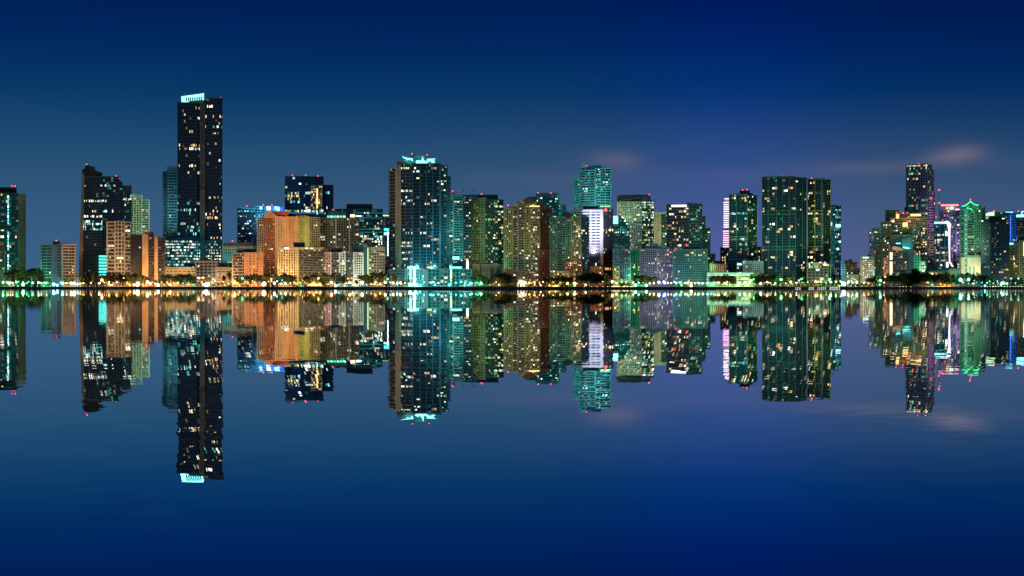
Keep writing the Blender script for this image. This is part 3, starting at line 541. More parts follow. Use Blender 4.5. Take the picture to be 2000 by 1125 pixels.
building('apartment_tower', 'white-teal balcony tower with a brilliant white light at its foot beside the winged-crown tower', 'tower', 1600,
  [dict(f=[(877.5, 6), (886, 5)], top=389, glass='gg', fac=F('balc', 'green', .12, 'warm', .2, 'green', fh=5, sd=.8)), dict(f=[(886, 1), (904, 0)], top=383, glass='gt', fac=F('balc', 'mteal', .07, 'warm', .25, 'teal', fh=5, sd=1, sf=.3, rows=[(393, .8, 'white', 0, 1)])),
   dict(f=[(904, 0), (921, 3)], top=384, glass='g', fac=F('balc', 'dteal', .22, 'warm', .1, fh=5, sd=1, rows=[(390, .9, 'white')])), dict(f=[(887, 4), (932, 4)], top=381.5, bot=390, D=14, fac=F('blank', 'navy')), dict(f=[(884, -8), (897, -8)], top=510, D=8, fac=F('ribbon', 'grey', .4, 'cool')), dict(f=[(898, -6), (920, -6)], top=512, D=8, glass='g', fac=F('blank', 'navy'))],
  items=[('floodlit_sign', 884, 501, 897, 507, -9, .5, 'glow_cyan'), ('stair_light', 911, 509, 915, 528, -7, .3, 'glow_white'), ('red_tank', 883.5, 375, 889, 381, 2, 4, 'red')],
  beacons=[(884, 373.5)], floods=[(892, 508, 1565, 894, 470, 'C', 60, 80), (891, 504, 1560, 893, 420, 'C', 70, 50)])
building('office_tower', 'green-tinted office tower with olive gridded left wall and dark curved glass right', 'tower', 1620,
  [dict(f=[(921, 3), (948, 0)], top=388, glass='gg', fac=F('grid', 'olive', .06, 'lime', .2, 'green', cw=4.8, fh=5.2, pf=.36, sf=.4)), dict(f=[(948, 0), (958, -2), (972, -2), (983, 2)], top=391, glass='gg', fac=F('ribbon', 'dgreen', .13, 'lime', .2, 'green', cw=4.6, fh=5.2, sf=.25, run=.5, rows=[(401.5, .6, 'white', .3, .9), (415, .5, 'cool'), (430.5, .95, 'lime', 0, .5), (492, .4, 'cool'), (498, .4, 'green')])),
   dict(f=[(922, 8), (972, 8)], top=381, bot=392, D=14, fac=F('blank', 'dteal')), dict(f=[(923, -6), (985, -6)], top=517, D=30, glass='gl', fac=F('ribbon', 'cream', 0, 'warm', .2, sf=.7, fh=4, cw=6))],
  items=[('curved_stair', 937, 517, 940, 545, -7, .5, 'teal'), ('entrance_glass', 958, 524, 964, 543, -6.9, .3, 'blue'), ('entrance_glass', 970, 524, 978, 543, -6.9, .3, 'blue')] + [('flagpole', x, 372, x+.5, 381, 9, .3, 'grey') for x in (904, 918, 924)] + [('flag', 904.5, 372, 907, 373.6, 9, .2, 'red'), ('flag', 924.5, 372, 927, 373.6, 9, .2, 'blue')],
  beacons=[(940.5, 379)], floods=[(934, 528, 1565, 934, 470, 'L', 45, 70), (972, 550, 1550, 970, 440, 'G', 60, 60), (960, 553, 1500, 958, 528, 'W', 34, 80), (934, 553, 1500, 934, 532, 'L', 16, 80)])
building('apartment_tower', 'olive and brown tower with stepped gabled roofs and scattered coloured windows', 'tower', 1570,
  [dict(f=[(985, 4), (1002, 2)], top=407, glass='gg', fac=F('grid', 'olive', .14, 'mix', .3, cw=4.5, fh=4.8, pf=.4)), dict(f=[(1002, 2), (1012, 2)], top=403, glass='gg', fac=F('balc', 'olive', .16, 'mix', .3, fh=4.8, sd=1)), dict(f=[(1012, 0), (1024, 0)], top=401, glass='gt', fac=F('balc', 'olive', .14, 'mix', .3, 'teal', fh=4.8, sd=1.4, sf=.3)),
   dict(f=[(1024, 1), (1036, 1)], top=401, glass='gg', fac=F('grid', 'olive', .2, 'mix', .3, cw=4.2, fh=4.8)), dict(f=[(1036, 0), (1054, 2)], top=404, glass='gw', fac=F('grid', 'olive', .30, 'mix', .3, cw=4.4, fh=4.8)), dict(f=[(1054, 3), (1075, 10)], top=407, glass='gw', fac=F('grid', 'brown', .06, 'mix', .1, cw=4.4, fh=4.8)),
   dict(f=[(985, -1), (1052, -1)], top=530, D=6, glass='gw', fac=F('grid', 'brick', .25, 'mix', .3, cw=4.4, fh=4.8)), dict(f=[(1052, 1), (1074, 8)], top=488, D=6, glass='gw', fac=F('grid', 'brick', .05, 'mix', .1, cw=4.4, fh=4.8)),
   dict(f=[(1012, 1.5), (1047, 1.5)], top=394.5, bot=404, D=18, fac=F('grid', 'coral', .1, 'gold', .2))],
  polys=[('gabled_roof', [(1015, 395), (1029, 385), (1045, 394), (1045, 397), (1015, 397)], -.2, 18, 'brown'), ('front_gable', [(1002, 404), (1007, 398), (1012, 396), (1018, 390), (1024, 395), (1024, 403)], -.4, 14, 'beige'), ('gabled_roof', [(1044, 402), (1052, 394), (1058, 396), (1061, 402)], 1, 14, 'brown'),
         ('gabled_roof', [(1054, 408), (1061, 401), (1068, 401), (1072, 404), (1072, 408)], 4, 14, 'brown'), ('gabled_roof', [(991, 408), (996, 403), (1000, 405), (1000, 408)], 3, 10, 'brick')],
  items=[('lit_attic', 1034, 401.5, 1054, 404, -.8, .4, 'glow_gold')], beacons=[(992.5, 401)],
  floods=[(1000, 553, 1490, 1000, 450, 'Y', 130, 45), (1040, 553, 1490, 1040, 450, 'Y', 110, 45), (1062, 553, 1490, 1062, 520, 'R', 22, 60), (1020, 553, 1490, 1018, 500, 'T', 45, 50)], maxwin=300)
building('apartment_tower', 'teal-lit tower with rooftop water frames peeking behind the gabled olive tower', 'tower', 1800,
  [dict(f=[(1033, 2), (1060, 0)], top=385, glass='gt', fac=F('grid', 'mteal', .08, 'cool', .3, 'teal', cw=4.5, fh=5)), dict(f=[(1060, 0), (1091, 1)], top=382, glass='gt', fac=F('balc', 'mteal', .12, 'cool', .3, 'teal', cw=4.5, fh=5, sd=.9)), dict(f=[(1091, 4), (1105, 4)], top=400, glass='gt', fac=F('grid', 'mteal', .10, 'cool', .3, 'teal', cw=4, fh=5)),
   dict(f=[(1047, 5), (1090, 5)], top=377.5, bot=386, D=12, fac=F('blank', 'mteal'))],
  items=[('roof_frame', x, 373, x+.8, 378, 5, 2, 'pink') for x in (1083, 1088)] + [('roof_frame', 1083, 373, 1088.8, 373.8, 5, 2, 'pink')], beacons=[(1051, 376.5), (1076, 377)], floods=[(1078, 412, 1700, 1075, 395, 'C', 40, 110)], maxwin=80)
building('apartment_tower', 'green-lit tower with pointed black roof gables and glass turret at right', 'tower', 1530,
  [dict(f=[(1075, 4), (1088, 3)], top=425, glass='gt', fac=F('grid', 'green', .10, 'mix', .3, 'green', cw=4.2, fh=4.6)), dict(f=[(1088, 0), (1104, 0)], top=424, glass='gg', fac=F('balc', 'green', .07, 'mix', .25, 'green', fh=4.6, sd=1.2, sf=.3)), dict(f=[(1104, 1.5), (1116, 1.5)], top=424, glass='gg', fac=F('grid', 'green', .06, 'mix', .2, 'green', fh=4.6)),
   dict(f=[(1116, 0), (1134, 0)], top=423, glass='gg', fac=F('grid', 'olive', .30, 'warm', .3, 'lime', cw=4.2, fh=4.6)), dict(f=[(1134, 2), (1150, 7)], top=424, glass='gb', fac=F('ribbon', 'navy', .10, 'mix', .1, 'blue', cw=4.4, fh=4.8, sf=.25)),
   dict(f=[(1104, -2), (1136, -2)], top=512, D=6, glass='gw', fac=F('grid', 'brick', .28, 'warm', .3, cw=4.2, fh=4.6))],
  polys=[('pointed_roof', [(1094, 424.5), (1101, 417), (1108, 412.5), (1116, 417), (1122, 421), (1122, 425), (1094, 425)], -.8, 16, 'black'), ('gable_face', [(1090, 423), (1095, 418), (1100, 419), (1103, 423)], -.3, 6, 'green'), ('turret_roof', [(1132, 425), (1135, 420), (1141, 418.5), (1147, 421), (1151, 426)], 2, 12, 'dteal'), ('lit_gable', [(1117, 424), (1119, 420), (1122, 419), (1128, 424)], -.5, 1, 'glow_green')],
  floods=[(1085, 548, 1482, 1085, 470, 'T', 55, 50), (1110, 530, 1475, 1108, 450, 'T', 85, 45), (1124, 530, 1475, 1124, 470, 'W', 40, 60), (1124, 552, 1482, 1122, 528, 'O', 12, 80)], maxwin=300)
building('parking_block', 'low golden-lit open parking block in front of the green pointed-roof tower', 'garage', 1480,
  [dict(f=[(1078, 0), (1114, 0)], top=533, D=14, glass='gw', fac=F('grid', 'olive', .55, 'gold', .6, 'gold', cw=8, fh=5, pf=.4, sf=.28))],
  items=[('lit_canopy', 1100, 529, 1112, 532, 2, 8, 'beige'), ('lit_upper_deck', 1080, 530.5, 1099, 532.4, 3, .4, 'glow_gold')], floods=[(1090, 556, 1458, 1092, 545, 'Y', 4, 110), (1108, 556, 1458, 1110, 540, 'Y', 5, 110)])
building('apartment_tower', 'tall aqua balcony tower rising behind the white striped office block', 'tower', 1800,
  [dict(f=[(1120.5, 3), (1133, 2)], top=349, vis=412, glass='gt', fac=F('grid', 'aqua', .10, 'mix', .3, 'teal', cw=4.2, fh=5)), dict(f=[(1133, 0), (1163, 0)], top=333, vis=412, glass='gt', fac=F('balc', 'aqua', .08, 'white', .25, 'blue', cw=4.8, fh=5, sd=1, pe=2, sf=.28)), dict(f=[(1163, -1), (1192.5, 1)], top=329.5, vis=410, glass='gt', fac=F('balc', 'aqua', .15, 'cool', .3, 'teal', cw=4.8, fh=5, sd=1, pe=2, sf=.28)),
   dict(f=[(1144, 5), (1174, 5)], top=324, bot=334, D=14, fac=F('blank', 'mblue')), dict(f=[(1134, 1.5), (1144, 1.5)], top=326, bot=334, D=10, glass='gt', fac=F('grid', 'aqua', 0, 'teal', .3)), dict(f=[(1170, 3), (1193, 3)], top=403, bot=411, D=10, fac=F('blank', 'grey'))],
  items=[('roof_frame', x, 320, x+.8, 326, 2, 2, 'pink') for x in (1136, 1140.5)] + [('roof_frame', 1136, 320, 1141.3, 320.8, 2, 2, 'pink'), ('lit_floor', 1172, 402, 1192, 403.6, -2.4, .3, 'glow_lime')], beacons=[(1146, 323.5)],
  floods=[(1160, 403, 1745, 1160, 375, 'C', 75, 110), (1180, 403, 1745, 1180, 350, 'C', 60, 90)], maxwin=150)
building('office_tower', 'brilliantly lit white office block with dark window stripes and a red-lit logo', 'tower', 1590,
  [dict(f=[(1118, 0), (1173, 0)], top=413, vis=520, glass='gb', fac=F('ribbon', 'white', .03, 'cool', .1, 'blue', cw=9, fh=5.7, sf=.54, pf=.12, sd=.5)), dict(f=[(1173, -.7), (1177.5, -.7)], top=411, fac=F('blank', 'white')),
   dict(f=[(1177.3, 0), (1197.5, 8)], top=408.5, glass='g', fac=F('curtain', 'black', .03, 'warm', .04, cw=5, fh=5.4, rows=[(447, .9, 'gold', 0, .9), (459, .2, 'gold'), (485, .2, 'lime'), (524, .7, 'orange')])),
   dict(f=[(1116, -1), (1177.5, -1)], top=409.5, bot=413.5, D=24, fac=F('blank', 'white')), dict(f=[(1139, 6), (1169, 6)], top=403.5, bot=411, D=12, fac=F('blank', 'navy')), dict(f=[(1153, -5), (1172, -5)], top=496, D=6, glass='g', fac=F('curtain', 'navy', .15, 'lime', .1, cw=5, rows=[(512, .5, 'white')])),
   dict(f=[(1153.5, -7), (1177, -7)], top=521, D=4, glass='gw', fac=F('grid', 'tan', .2, 'warm', .2, cw=7, fh=6, pf=.5, sf=.5))],
  items=[('red_logo', 1180.3, 408.6, 1185.6, 412.4, -.2, .5, 'glow_red'), ('logo_bar', 1181.5, 407.6, 1184.6, 408.7, -.2, .5, 'glow_red'), ('window_column', 1152.5, 414, 1153.6, 495, -.9, .3, 'white')],
  floods=[(1160, 486, 1535, 1158, 455, 'V', 300, 62), (1165, 490, 1525, 1165, 425, 'V', 420, 45), (1172, 552, 1540, 1166, 525, 'O', 30, 80)], maxwin=120)
building('office_building', 'stepped green ziggurat building with a white-lit corner right of the striped office block', 'building', 1680,
  [dict(f=[(1197, 0), (1229, 0)], top=442, glass='gg', fac=F('grid', 'green', .10, 'cool', .25, 'green', cw=4.6, fh=5, rows=[(453, .95, 'cool')])), dict(f=[(1204, 3), (1225, 3)], top=434, bot=443, D=18, glass='gg', fac=F('grid', 'green', .2, 'cool', .3)), dict(f=[(1206, 6), (1219, 6)], top=427, bot=435, D=14, glass='gg', fac=F('grid', 'green', .2, 'green', .3)), dict(f=[(1206, 8), (1213, 8)], top=421, bot=428, D=10, fac=F('blank', 'green'))],
  items=[('lit_corner', 1197, 422, 1207, 437, 2, .6, 'glow_cool' if 0 else 'glow_cyan'), ('terrace_lamp', 1219, 431, 1222, 433, 5, .5, 'glow_white'), ('terrace_lamp', 1223, 436, 1226, 438, 2, .5, 'glow_cyan')], floods=[(1208, 490, 1590, 1212, 445, 'T', 60, 90)], beacons=[(1210.5, 419)])
building('office_tower', 'pale green gridded tower with sloping black mechanical crown and glass flank', 'tower', 1760,
  [dict(f=[(1206, 0), (1253, 0)], top=395, glass='gg', fac=F('grid', 'pale', .30, 'lime', .4, 'green', cw=3.4, fh=4.6, pf=.4, sf=.36)), dict(f=[(1253, 1), (1277, 8)], top=393, glass='gg', fac=F('ribbon', 'dgreen', .42, 'green', .5, 'green', cw=4.6, fh=5, sf=.3, rows=[(397, .8, 'cool'), (400, .7, 'cool'), (419, .9, 'cool'), (424, .9, 'cool'), (438, .9, 'white')])),
   dict(f=[(1229, -2), (1253, -2)], top=437, D=4, glass='gg', fac=F('grid', 'lav', .2, 'green', .3, cw=4, fh=4.4))],
  polys=[('mechanical_crown', [(1205, 396), (1205, 383), (1215, 380.5), (1245, 380), (1269, 381), (1272, 394)], 2, 20, 'black'), ('crown_glass', [(1253, 394), (1253, 386), (1267, 383), (1269, 394)], .5, 3, 'glass_gl'), ('crown_slope', [(1209, 394), (1209, 391), (1253, 383.5), (1266, 383), (1266, 384.6), (1253, 385)], .8, 1, 'dteal')],
  beacons=[(1268, 380)], floods=[(1228, 486, 1712, 1230, 430, 'M', 85, 100), (1215, 420, 1715, 1215, 405, 'M', 40, 90)], items=[('roof_column', 1276, 387, 1276.8, 394, 8, .5, 'dteal')])
building('office_tower', 'narrow cream and dark green tower left of the banded tower with the white sign', 'tower', 1820,
  [dict(f=[(1276, 0), (1290, 0)], top=417, glass='gg', fac=F('grid', 'cream', .08, 'lime', .2, cw=7, fh=5, pf=.75, sf=.5)), dict(f=[(1290, 1), (1303, 1)], top=415, glass='gg', fac=F('ribbon', 'dgreen', .22, 'cool', .2, 'green', fh=5)), dict(f=[(1277, -1), (1303, -1)], top=414, bot=418, D=22, fac=F('blank', 'pale'))],
  floods=[(1284, 480, 1760, 1284, 440, 'M', 150, 80)])
building('office_tower', 'dark banded office tower with stepped right side and a long white roof sign', 'tower', 1640,
  [dict(f=[(1302, 0), (1345, 0)], top=400, glass='g', fac=F('ribbon', 'grey', .22, 'warm', .15, 'mix', fh=5.6, cw=4.5, sf=.34, run=.5)), dict(f=[(1345, 0), (1371, 3)], top=398, glass='gt', fac=F('ribbon', 'teal', .18, 'lime', .2, 'green', fh=5.6, cw=4.5, sf=.35, run=.5)), dict(f=[(1371, 4), (1377.5, 4)], top=423, D=18, fac=F('ribbon', 'dgreen', .2, 'cool', .2)), dict(f=[(1377, 5), (1387, 5)], top=446, D=18, glass='gg', fac=F('ribbon', 'dgreen', .18, 'lime', .3, 'green')),
   dict(f=[(1342, 6), (1352, 6)], top=396.5, bot=401, D=8, fac=F('blank', 'navy'))],
  items=[('roof_sign', 1311.5, 400.5, 1341, 404, -.9, .5, 'glow_white'), ('sign_glow_box', 1309, 399.8, 1343, 404.8, -.6, .3, 'blue'), ('red_lettering', 1352, 445.5, 1359, 447, -.2, .4, 'glow_softred')], floods=[(1322, 486, 1560, 1322, 440, 'V', 26, 80), (1384, 530, 1560, 1382, 480, 'G', 36, 60)])
building('office_block', 'small blue-white block with stepped roof at the left of the pale waterfront row', 'building', 1560,
  [dict(f=[(1197.8, 0), (1208, 0)], top=487, glass='gb', fac=F('grid', 'aqua', .06, 'warm', .3, 'blue', cw=4, fh=4)), dict(f=[(1208, 0), (1231, 1)], top=487, glass='gb', fac=F('grid', 'lav', .08, 'warm', .3, 'blue', cw=3.6, fh=4)), dict(f=[(1198, 4), (1217, 4)], top=480, bot=488, D=12, fac=F('blank', 'aqua')), dict(f=[(1198, 6), (1206, 6)], top=476, bot=481, D=8, fac=F('blank', 'mblue'))],
  floods=[(1215, 548, 1510, 1215, 520, 'V', 24, 90)])
building('office_block', 'narrow bright green windowed block squeezed between two pale blue waterfront blocks', 'building', 1590,
  [dict(f=[(1231, 0), (1250.5, 0)], top=489, glass='gg', fac=F('grid', 'green', .12, 'warm', .2, 'green', cw=4.6, fh=4.6))], floods=[(1242, 552, 1540, 1242, 515, 'G', 75, 90)])
building('office_block', 'pale blue waterfront block with stepped penthouse, lit pink at its lower right', 'building', 1545,
  [dict(f=[(1250, 0), (1283, 0)], top=487, glass='gb', fac=F('grid', 'lav', .12, 'warm', .1, 'blue', cw=4.2, fh=4.4, pf=.34, sf=.36)), dict(f=[(1283, 0), (1314, 4)], top=487, glass='gb', fac=F('grid', 'lav', .26, 'warm', .15, cw=4.2, fh=4.4, pf=.3, sf=.34)),
   dict(f=[(1262, 4), (1300, 4)], top=480, bot=488, D=12, fac=F('blank', 'mteal')), dict(f=[(1270, 6), (1285, 6)], top=476.5, bot=481, D=8, fac=F('blank', 'mteal'))],
  floods=[(1266, 552, 1500, 1266, 535, 'V', 14, 100), (1288, 553, 1502, 1290, 532, 'R', 16, 80), (1290, 553, 1500, 1288, 535, 'R', 12, 60), (1306, 553, 1500, 1306, 535, 'B', 36, 70)])
building('office_block', 'dim teal gridded waterfront block with dark penthouse below the banded tower', 'building', 1535,
  [dict(f=[(1315, 1), (1381, 0)], top=488, glass='gt', fac=F('grid', 'bteal', .13, 'warm', .2, 'teal', cw=4.3, fh=4.6, pf=.3, sf=.4)), dict(f=[(1338, 5), (1366, 5)], top=482, bot=489, D=12, fac=F('blank', 'navy')), dict(f=[(1335, 5), (1338, 5)], top=477, bot=489, D=4, fac=F('blank', 'dteal'))],
  beacons=[(1320, 486.5), (1340.5, 478)], floods=[(1330, 553, 1485, 1330, 542, 'G', 5, 100), (1365, 553, 1485, 1365, 542, 'C', 7, 100)])
building('apartment_block', 'short olive block at the water beside the dark flank of the striped office block', 'building', 1505,
  [dict(f=[(1198.5, 0), (1209.5, 0)], top=521, D=16, glass='gg', fac=F('grid', 'olive', .5, 'warm', .3, cw=4.4, fh=4))], floods=[(1204, 556, 1470, 1204, 540, 'O', 6, 90)])
building('low_pavilion', 'low cream waterfront wall building with dark shrubs in front, right of the olive block', 'building', 1510,
  [dict(f=[(1210, 0), (1236, 0)], top=547, D=20, fac=F('blank', 'cream')), dict(f=[(1194, -12), (1238, -12)], top=558.5, D=8, fac=F('blank', 'cream')), dict(f=[(1238, -14), (1262, -14)], top=556.5, D=10, fac=F('blank', 'green'))],
  items=[('light_line', 1194, 559.2, 1237, 560.4, -13.5, .3, 'glow_warm')], floods=[(1222, 557, 1485, 1222, 550, 'Y', 4, 120), (1250, 559, 1480, 1250, 557, 'G', 4, 120)])
building('apartment_tower', 'thin pink-white floodlit tower of glowing horizontal bands beside the framed dark tower', 'tower', 1760,
  [dict(f=[(1413, 0), (1425, 0)], top=392, glass='gb', fac=F('ribbon', 'pink', .0, 'white', .3, fh=4.4, sf=.55)), dict(f=[(1415, 2), (1425, 2)], top=386, bot=393, D=10, fac=F('ribbon', 'pink', 0, 'white')), dict(f=[(1411.8, -1.5), (1426, -1.5)], top=449, D=16, fac=F('ribbon', 'pink', .0, 'white', .3, fh=4.4, sf=.55)),
   dict(f=[(1408, -6), (1424, -6)], top=484, D=20, glass='gg', fac=F('fins', 'beige', .15, 'gold', .3, cw=4.6))],
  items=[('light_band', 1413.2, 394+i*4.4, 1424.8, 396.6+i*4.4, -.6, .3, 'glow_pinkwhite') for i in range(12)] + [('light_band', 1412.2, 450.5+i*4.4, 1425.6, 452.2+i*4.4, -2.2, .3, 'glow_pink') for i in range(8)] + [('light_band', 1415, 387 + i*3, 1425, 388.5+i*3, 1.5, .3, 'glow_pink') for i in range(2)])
building('apartment_tower', 'dark green framed tower with square penthouse right of the pink-white banded tower', 'tower', 1640,
  [dict(f=[(1423.8, 2), (1459, 0)], top=380, glass='gt', fac=F('curtain', 'dteal', .12, 'warm', .12, 'teal', cw=5.2, fh=5.1, pf=.16, sf=.18, run=.4, rows=[(386, .5, 'lime'), (419.5, .7, 'teal')])), dict(f=[(1459, 0), (1479.3, 6)], top=382, glass='gg', fac=F('curtain', 'dgreen', .10, 'lime', .18, 'green', cw=4.6, fh=5.1, pf=.2, sf=.2, rows=[(386, .4, 'cool')])),
   dict(f=[(1445, 6), (1464, 6)], top=372.5, bot=382, D=12, fac=F('blank', 'black')), dict(f=[(1440, 5), (1470, 5)], top=378, bot=382, D=14, fac=F('blank', 'dteal'))],
  items=[('white_frame', x, 380, x+.9, 512, -.7, .7, 'pale') for x in (1423.6, 1437.5, 1459)] + [('white_frame', 1478.6, 382, 1479.6, 512, 5.4, .7, 'pale')] + [('frame_band', 1423.6, y, 1459.5, y+1, -.8, .7, 'pale') for y in (417, 462, 467, 380, 506)],
  beacons=[(1450.5, 371), (1459, 370.5)], floods=[(1440, 526, 1570, 1440, 450, 'T', 50, 60), (1470, 510, 1580, 1470, 450, 'G', 40, 60)])
building('office_block', 'white perforated low block attached to the foot of the dark green framed tower', 'building', 1590,
  [dict(f=[(1439, 0), (1452, 0)], top=514, glass='gt', fac=F('curtain', 'dteal', .15, 'cool', .2)), dict(f=[(1452, -1), (1490, -1)], top=511, glass='gt', fac=F('grid', 'white', .06, 'cool', .85, 'teal', cw=4.2, fh=4, pf=.46, sf=.46))],
  items=[('lit_room', 1440, 515, 1448, 517.6, -.8, .4, 'glow_white')], floods=[(1470, 535, 1545, 1470, 523, 'T', 12, 110)])
building('apartment_building', 'small dark building glimpsed between the framed tower and the great twin dark towers', 'building', 1700,
  [dict(f=[(1480, 0), (1489, 0)], top=483, glass='gw', fac=F('fins', 'beige', .2, 'warm', .3, cw=4))])
def twin(name, label, x0, xm, x1, t0, grp_lit, Y, vx, wall, fl, be, mw):
    bl = [dict(f=[(x0, 3), (xm, 0)], top=t0, glass='g', fac=F('curtain', 'dteal', grp_lit, 'warm', .07, 'teal', cw=5.2, fh=5.0, pf=.10, sf=.16, run=.45)), dict(f=[(xm, 0), (x1, 7)], top=t0+1, glass='g', fac=F('curtain', 'dteal', grp_lit*.7, 'warm', .06, 'teal', cw=5.2, fh=5.0, pf=.10, sf=.16))]
    it = [('frame_rib', x, t0-.5, x+.9, 545, v, .8, wall) for x, v in vx]
    for y in (t0-.5, 411.5, 418, 481.5, 487.5): it.append(('frame_band', x0-.3, y, xm, y+1, -.6, .6, wall))
    return building(name, label, 'tower', Y, bl, be, it, fl, mw)
twin('apartment_tower', 'widest dark green glass tower with thin framed bays and scattered cream windows', 1488, 1554, 1575.5, 346, .085, 1590, [(x, -.9) for x in (1488, 1500, 1516, 1528, 1541, 1553.5)] + [(1567, 3.2), (1574.5, 6)], 'green',
     [(1500, 545, 1520, 1500, 480, 'T', 60, 60), (1530, 545, 1520, 1530, 480, 'T', 70, 60), (1552, 545, 1520, 1552, 440, 'G', 60, 50)], [(1529.5, 344.5), (1546.5, 346)], 300)
twin('apartment_tower', 'dark tower with yellow-green lit ribs adjoining the widest dark glass tower on the right', 1577, 1608, 1623, 350, .10, 1625, [(1577, -.9), (1591, -.9), (1605, -.9), (1622, 6)], 'yelgr',
     [(1590, 515, 1590, 1590, 440, 'L', 90, 60), (1608, 515, 1590, 1607, 420, 'L', 60, 45)], [(1585, 348)], 200)
building('podium_block', 'white-framed podium at the foot of the dark tower with yellow-green lit ribs', 'building', 1550,
  [dict(f=[(1577, 0), (1617, 0)], top=524, D=30, glass='gt', fac=F('grid', 'beige', .14, 'white', .2, 'teal', cw=8, fh=6, pf=.14, sf=.16)), dict(f=[(1577, 4), (1615, 4)], top=514, bot=525, D=20, glass='gg', fac=F('curtain', 'pale', .75, 'lime', .5, cw=5, fh=5))],
  items=[('roof_lamp', 1585, 511.5, 1587, 513, 3, .5, 'glow_white'), ('roof_lamp', 1601, 511.5, 1603.5, 513, 3, .5, 'glow_white')], floods=[(1600, 556, 1500, 1600, 540, 'W', 14, 110)])
building('office_tower', 'teal and blue lit glass tower with a curved top right of the twin dark towers', 'tower', 1680,
  [dict(f=[(1623, 2), (1631, 1)], top=402, glass='gc', fac=F('curtain', 'mteal', .05, 'teal', .5, 'teal', fh=5)), dict(f=[(1631, 0), (1642.5, 2)], top=403, glass='gb', fac=F('curtain', 'blue', .10, 'cool', .35, 'blue', fh=4.8, cw=4, rows=[(410, .8, 'teal'), (425, .8, 'teal'), (437, .9, 'cool'), (441, .9, 'cool'), (446, .6, 'teal'), (485, .5, 'cool')]))],
  polys=[('curved_top', [(1623, 403), (1623, 400), (1633, 400.5), (1642.5, 403), (1642.5, 404)], -.5, 14, 'dteal')], items=[('lit_panel', 1632, 438, 1642, 444, -.6, .4, 'glow_ltblue'), ('lit_panel', 1622, 434, 1625, 441, 0, .4, 'glow_ltblue'), ('lit_panel', 1632, 444, 1640, 449, -.6, .3, 'glow_dimteal')], beacons=[(1641, 405.5)], floods=[(1636, 552, 1600, 1634, 480, 'C', 90, 50), (1628, 520, 1630, 1628, 440, 'C', 40, 60)])
building('parking_garage', 'long green-lit open parking garage on the waterfront below the pink-white banded tower', 'garage', 1520,
  [dict(f=[(1381, 0), (1440, 0)], top=534, D=30, glass='gg', fac=F('ribbon', 'pale', .0, 'lime', .6, 'lime', cw=7, fh=4.6, sf=.55)), dict(f=[(1440, 0), (1477, 0)], top=534, D=30, glass='gg', fac=F('ribbon', 'pale', .35, 'lime', .3, cw=7, fh=4.6, sf=.55)), dict(f=[(1472, -2), (1481, -2)], top=531.5, D=26, fac=F('blank', 'dgreen'))],
  items=[('deck_light', 1381, 536.5, 1475, 538.2, -.8, .3, 'glow_lime'), ('deck_light', 1448, 545, 1466, 546, -.8, .3, 'glow_lime'), ('deck_light', 1448, 548.6, 1464, 549.6, -.8, .3, 'glow_lime'), ('deck_light', 1381, 533, 1474, 533.7, -.8, .3, 'glow_teal')],
  floods=[(1392, 557, 1480, 1392, 546, 'G', 22, 110), (1420, 557, 1480, 1420, 543, 'L', 16, 110), (1443, 557, 1480, 1443, 545, 'L', 34, 110), (1462, 557, 1480, 1462, 543, 'L', 14, 110)])
building('hotel_block', 'low orange-cream ribbed block glowing above the long green parking garage', 'building', 1580,
  [dict(f=[(1387, 0), (1417.5, 0)], top=517, D=20, glass='gw', fac=F('fins', 'cream', .0, 'gold', .8, cw=3.8, fh=16, pf=.6, sf=.08)), dict(f=[(1386, -1), (1418, -1)], top=516, bot=518, D=22, fac=F('blank', 'peach'))], items=[('lit_bay', 1389+i*3.9, 519, 1390.4+i*3.9, 531, -.3, .2, 'glow_gold') for i in range(7)], floods=[(1395, 534, 1545, 1395, 524, 'O', 20, 110), (1409, 534, 1545, 1409, 524, 'O', 20, 110)])
building('office_block', 'far pale violet block small on the skyline left of the orange-cream ribbed block', 'building', 2400,
  [dict(f=[(1387, 0), (1396.5, 0)], top=496, glass='gb', fac=F('grid', 'lav', .1, 'warm', .2, cw=3, fh=3))])
building('office_block', 'far low lilac building just behind the orange-cream ribbed block', 'building', 2300,
  [dict(f=[(1394, 0), (1408, 0)], top=510, glass='gb', fac=F('fins', 'lav', .05, 'white', .2, cw=3))])
building('hotel_building', 'small beige hotel with rooftop tanks right of the teal and blue glass tower', 'building', 1620,
  [dict(f=[(1650, 0), (1673, 0)], top=513, glass='gw', fac=F('grid', 'tan', .12, 'warm', .2, cw=4, fh=4.6)), dict(f=[(1643, 3), (1650, 3)], top=514, glass='gb', fac=F('ribbon', 'lav', 0, 'blue', .1, sf=.6, fh=4.6)), dict(f=[(1650, 3), (1662, 3)], top=509, bot=514, D=8, fac=F('blank', 'dgrey')), dict(f=[(1658, 6), (1664, 6)], top=507, bot=514, D=8, fac=F('blank', 'dgrey'))],
  items=[('cornice', 1649, 513, 1674, 514.6, -1, 1, 'brown')], floods=[(1662, 545, 1575, 1662, 525, 'O', 14, 90)])
building('low_office', 'long low green-white office strip in front of the small beige hotel', 'building', 1570,
  [dict(f=[(1654, 0), (1676, 0)], top=538, D=14, glass='gt', fac=F('grid', 'pale', .25, 'cool', .4, cw=3.4, fh=4.4)), dict(f=[(1642.5, -2), (1653, -2)], top=541, D=10, fac=F('blank', 'mblue'))], floods=[(1665, 557, 1530, 1665, 545, 'T', 8, 110), (1648, 556, 1530, 1648, 546, 'C', 9, 90)])
building('domed_pavilion', 'small far peach dome between the low green-white strip and the square lit-window block', 'building', 1900,
  [dict(f=[(1673, 0), (1681, 0)], top=532, D=10, glass='gw', fac=F('grid', 'peach', .2, 'gold', .3, cw=3))], polys=[('dome', [(1673 + 4 - 4*math.cos(math.pi*i/8), 532 - 9*math.sin(math.pi*i/8)) for i in range(9)], 1, 8, 'lav')])
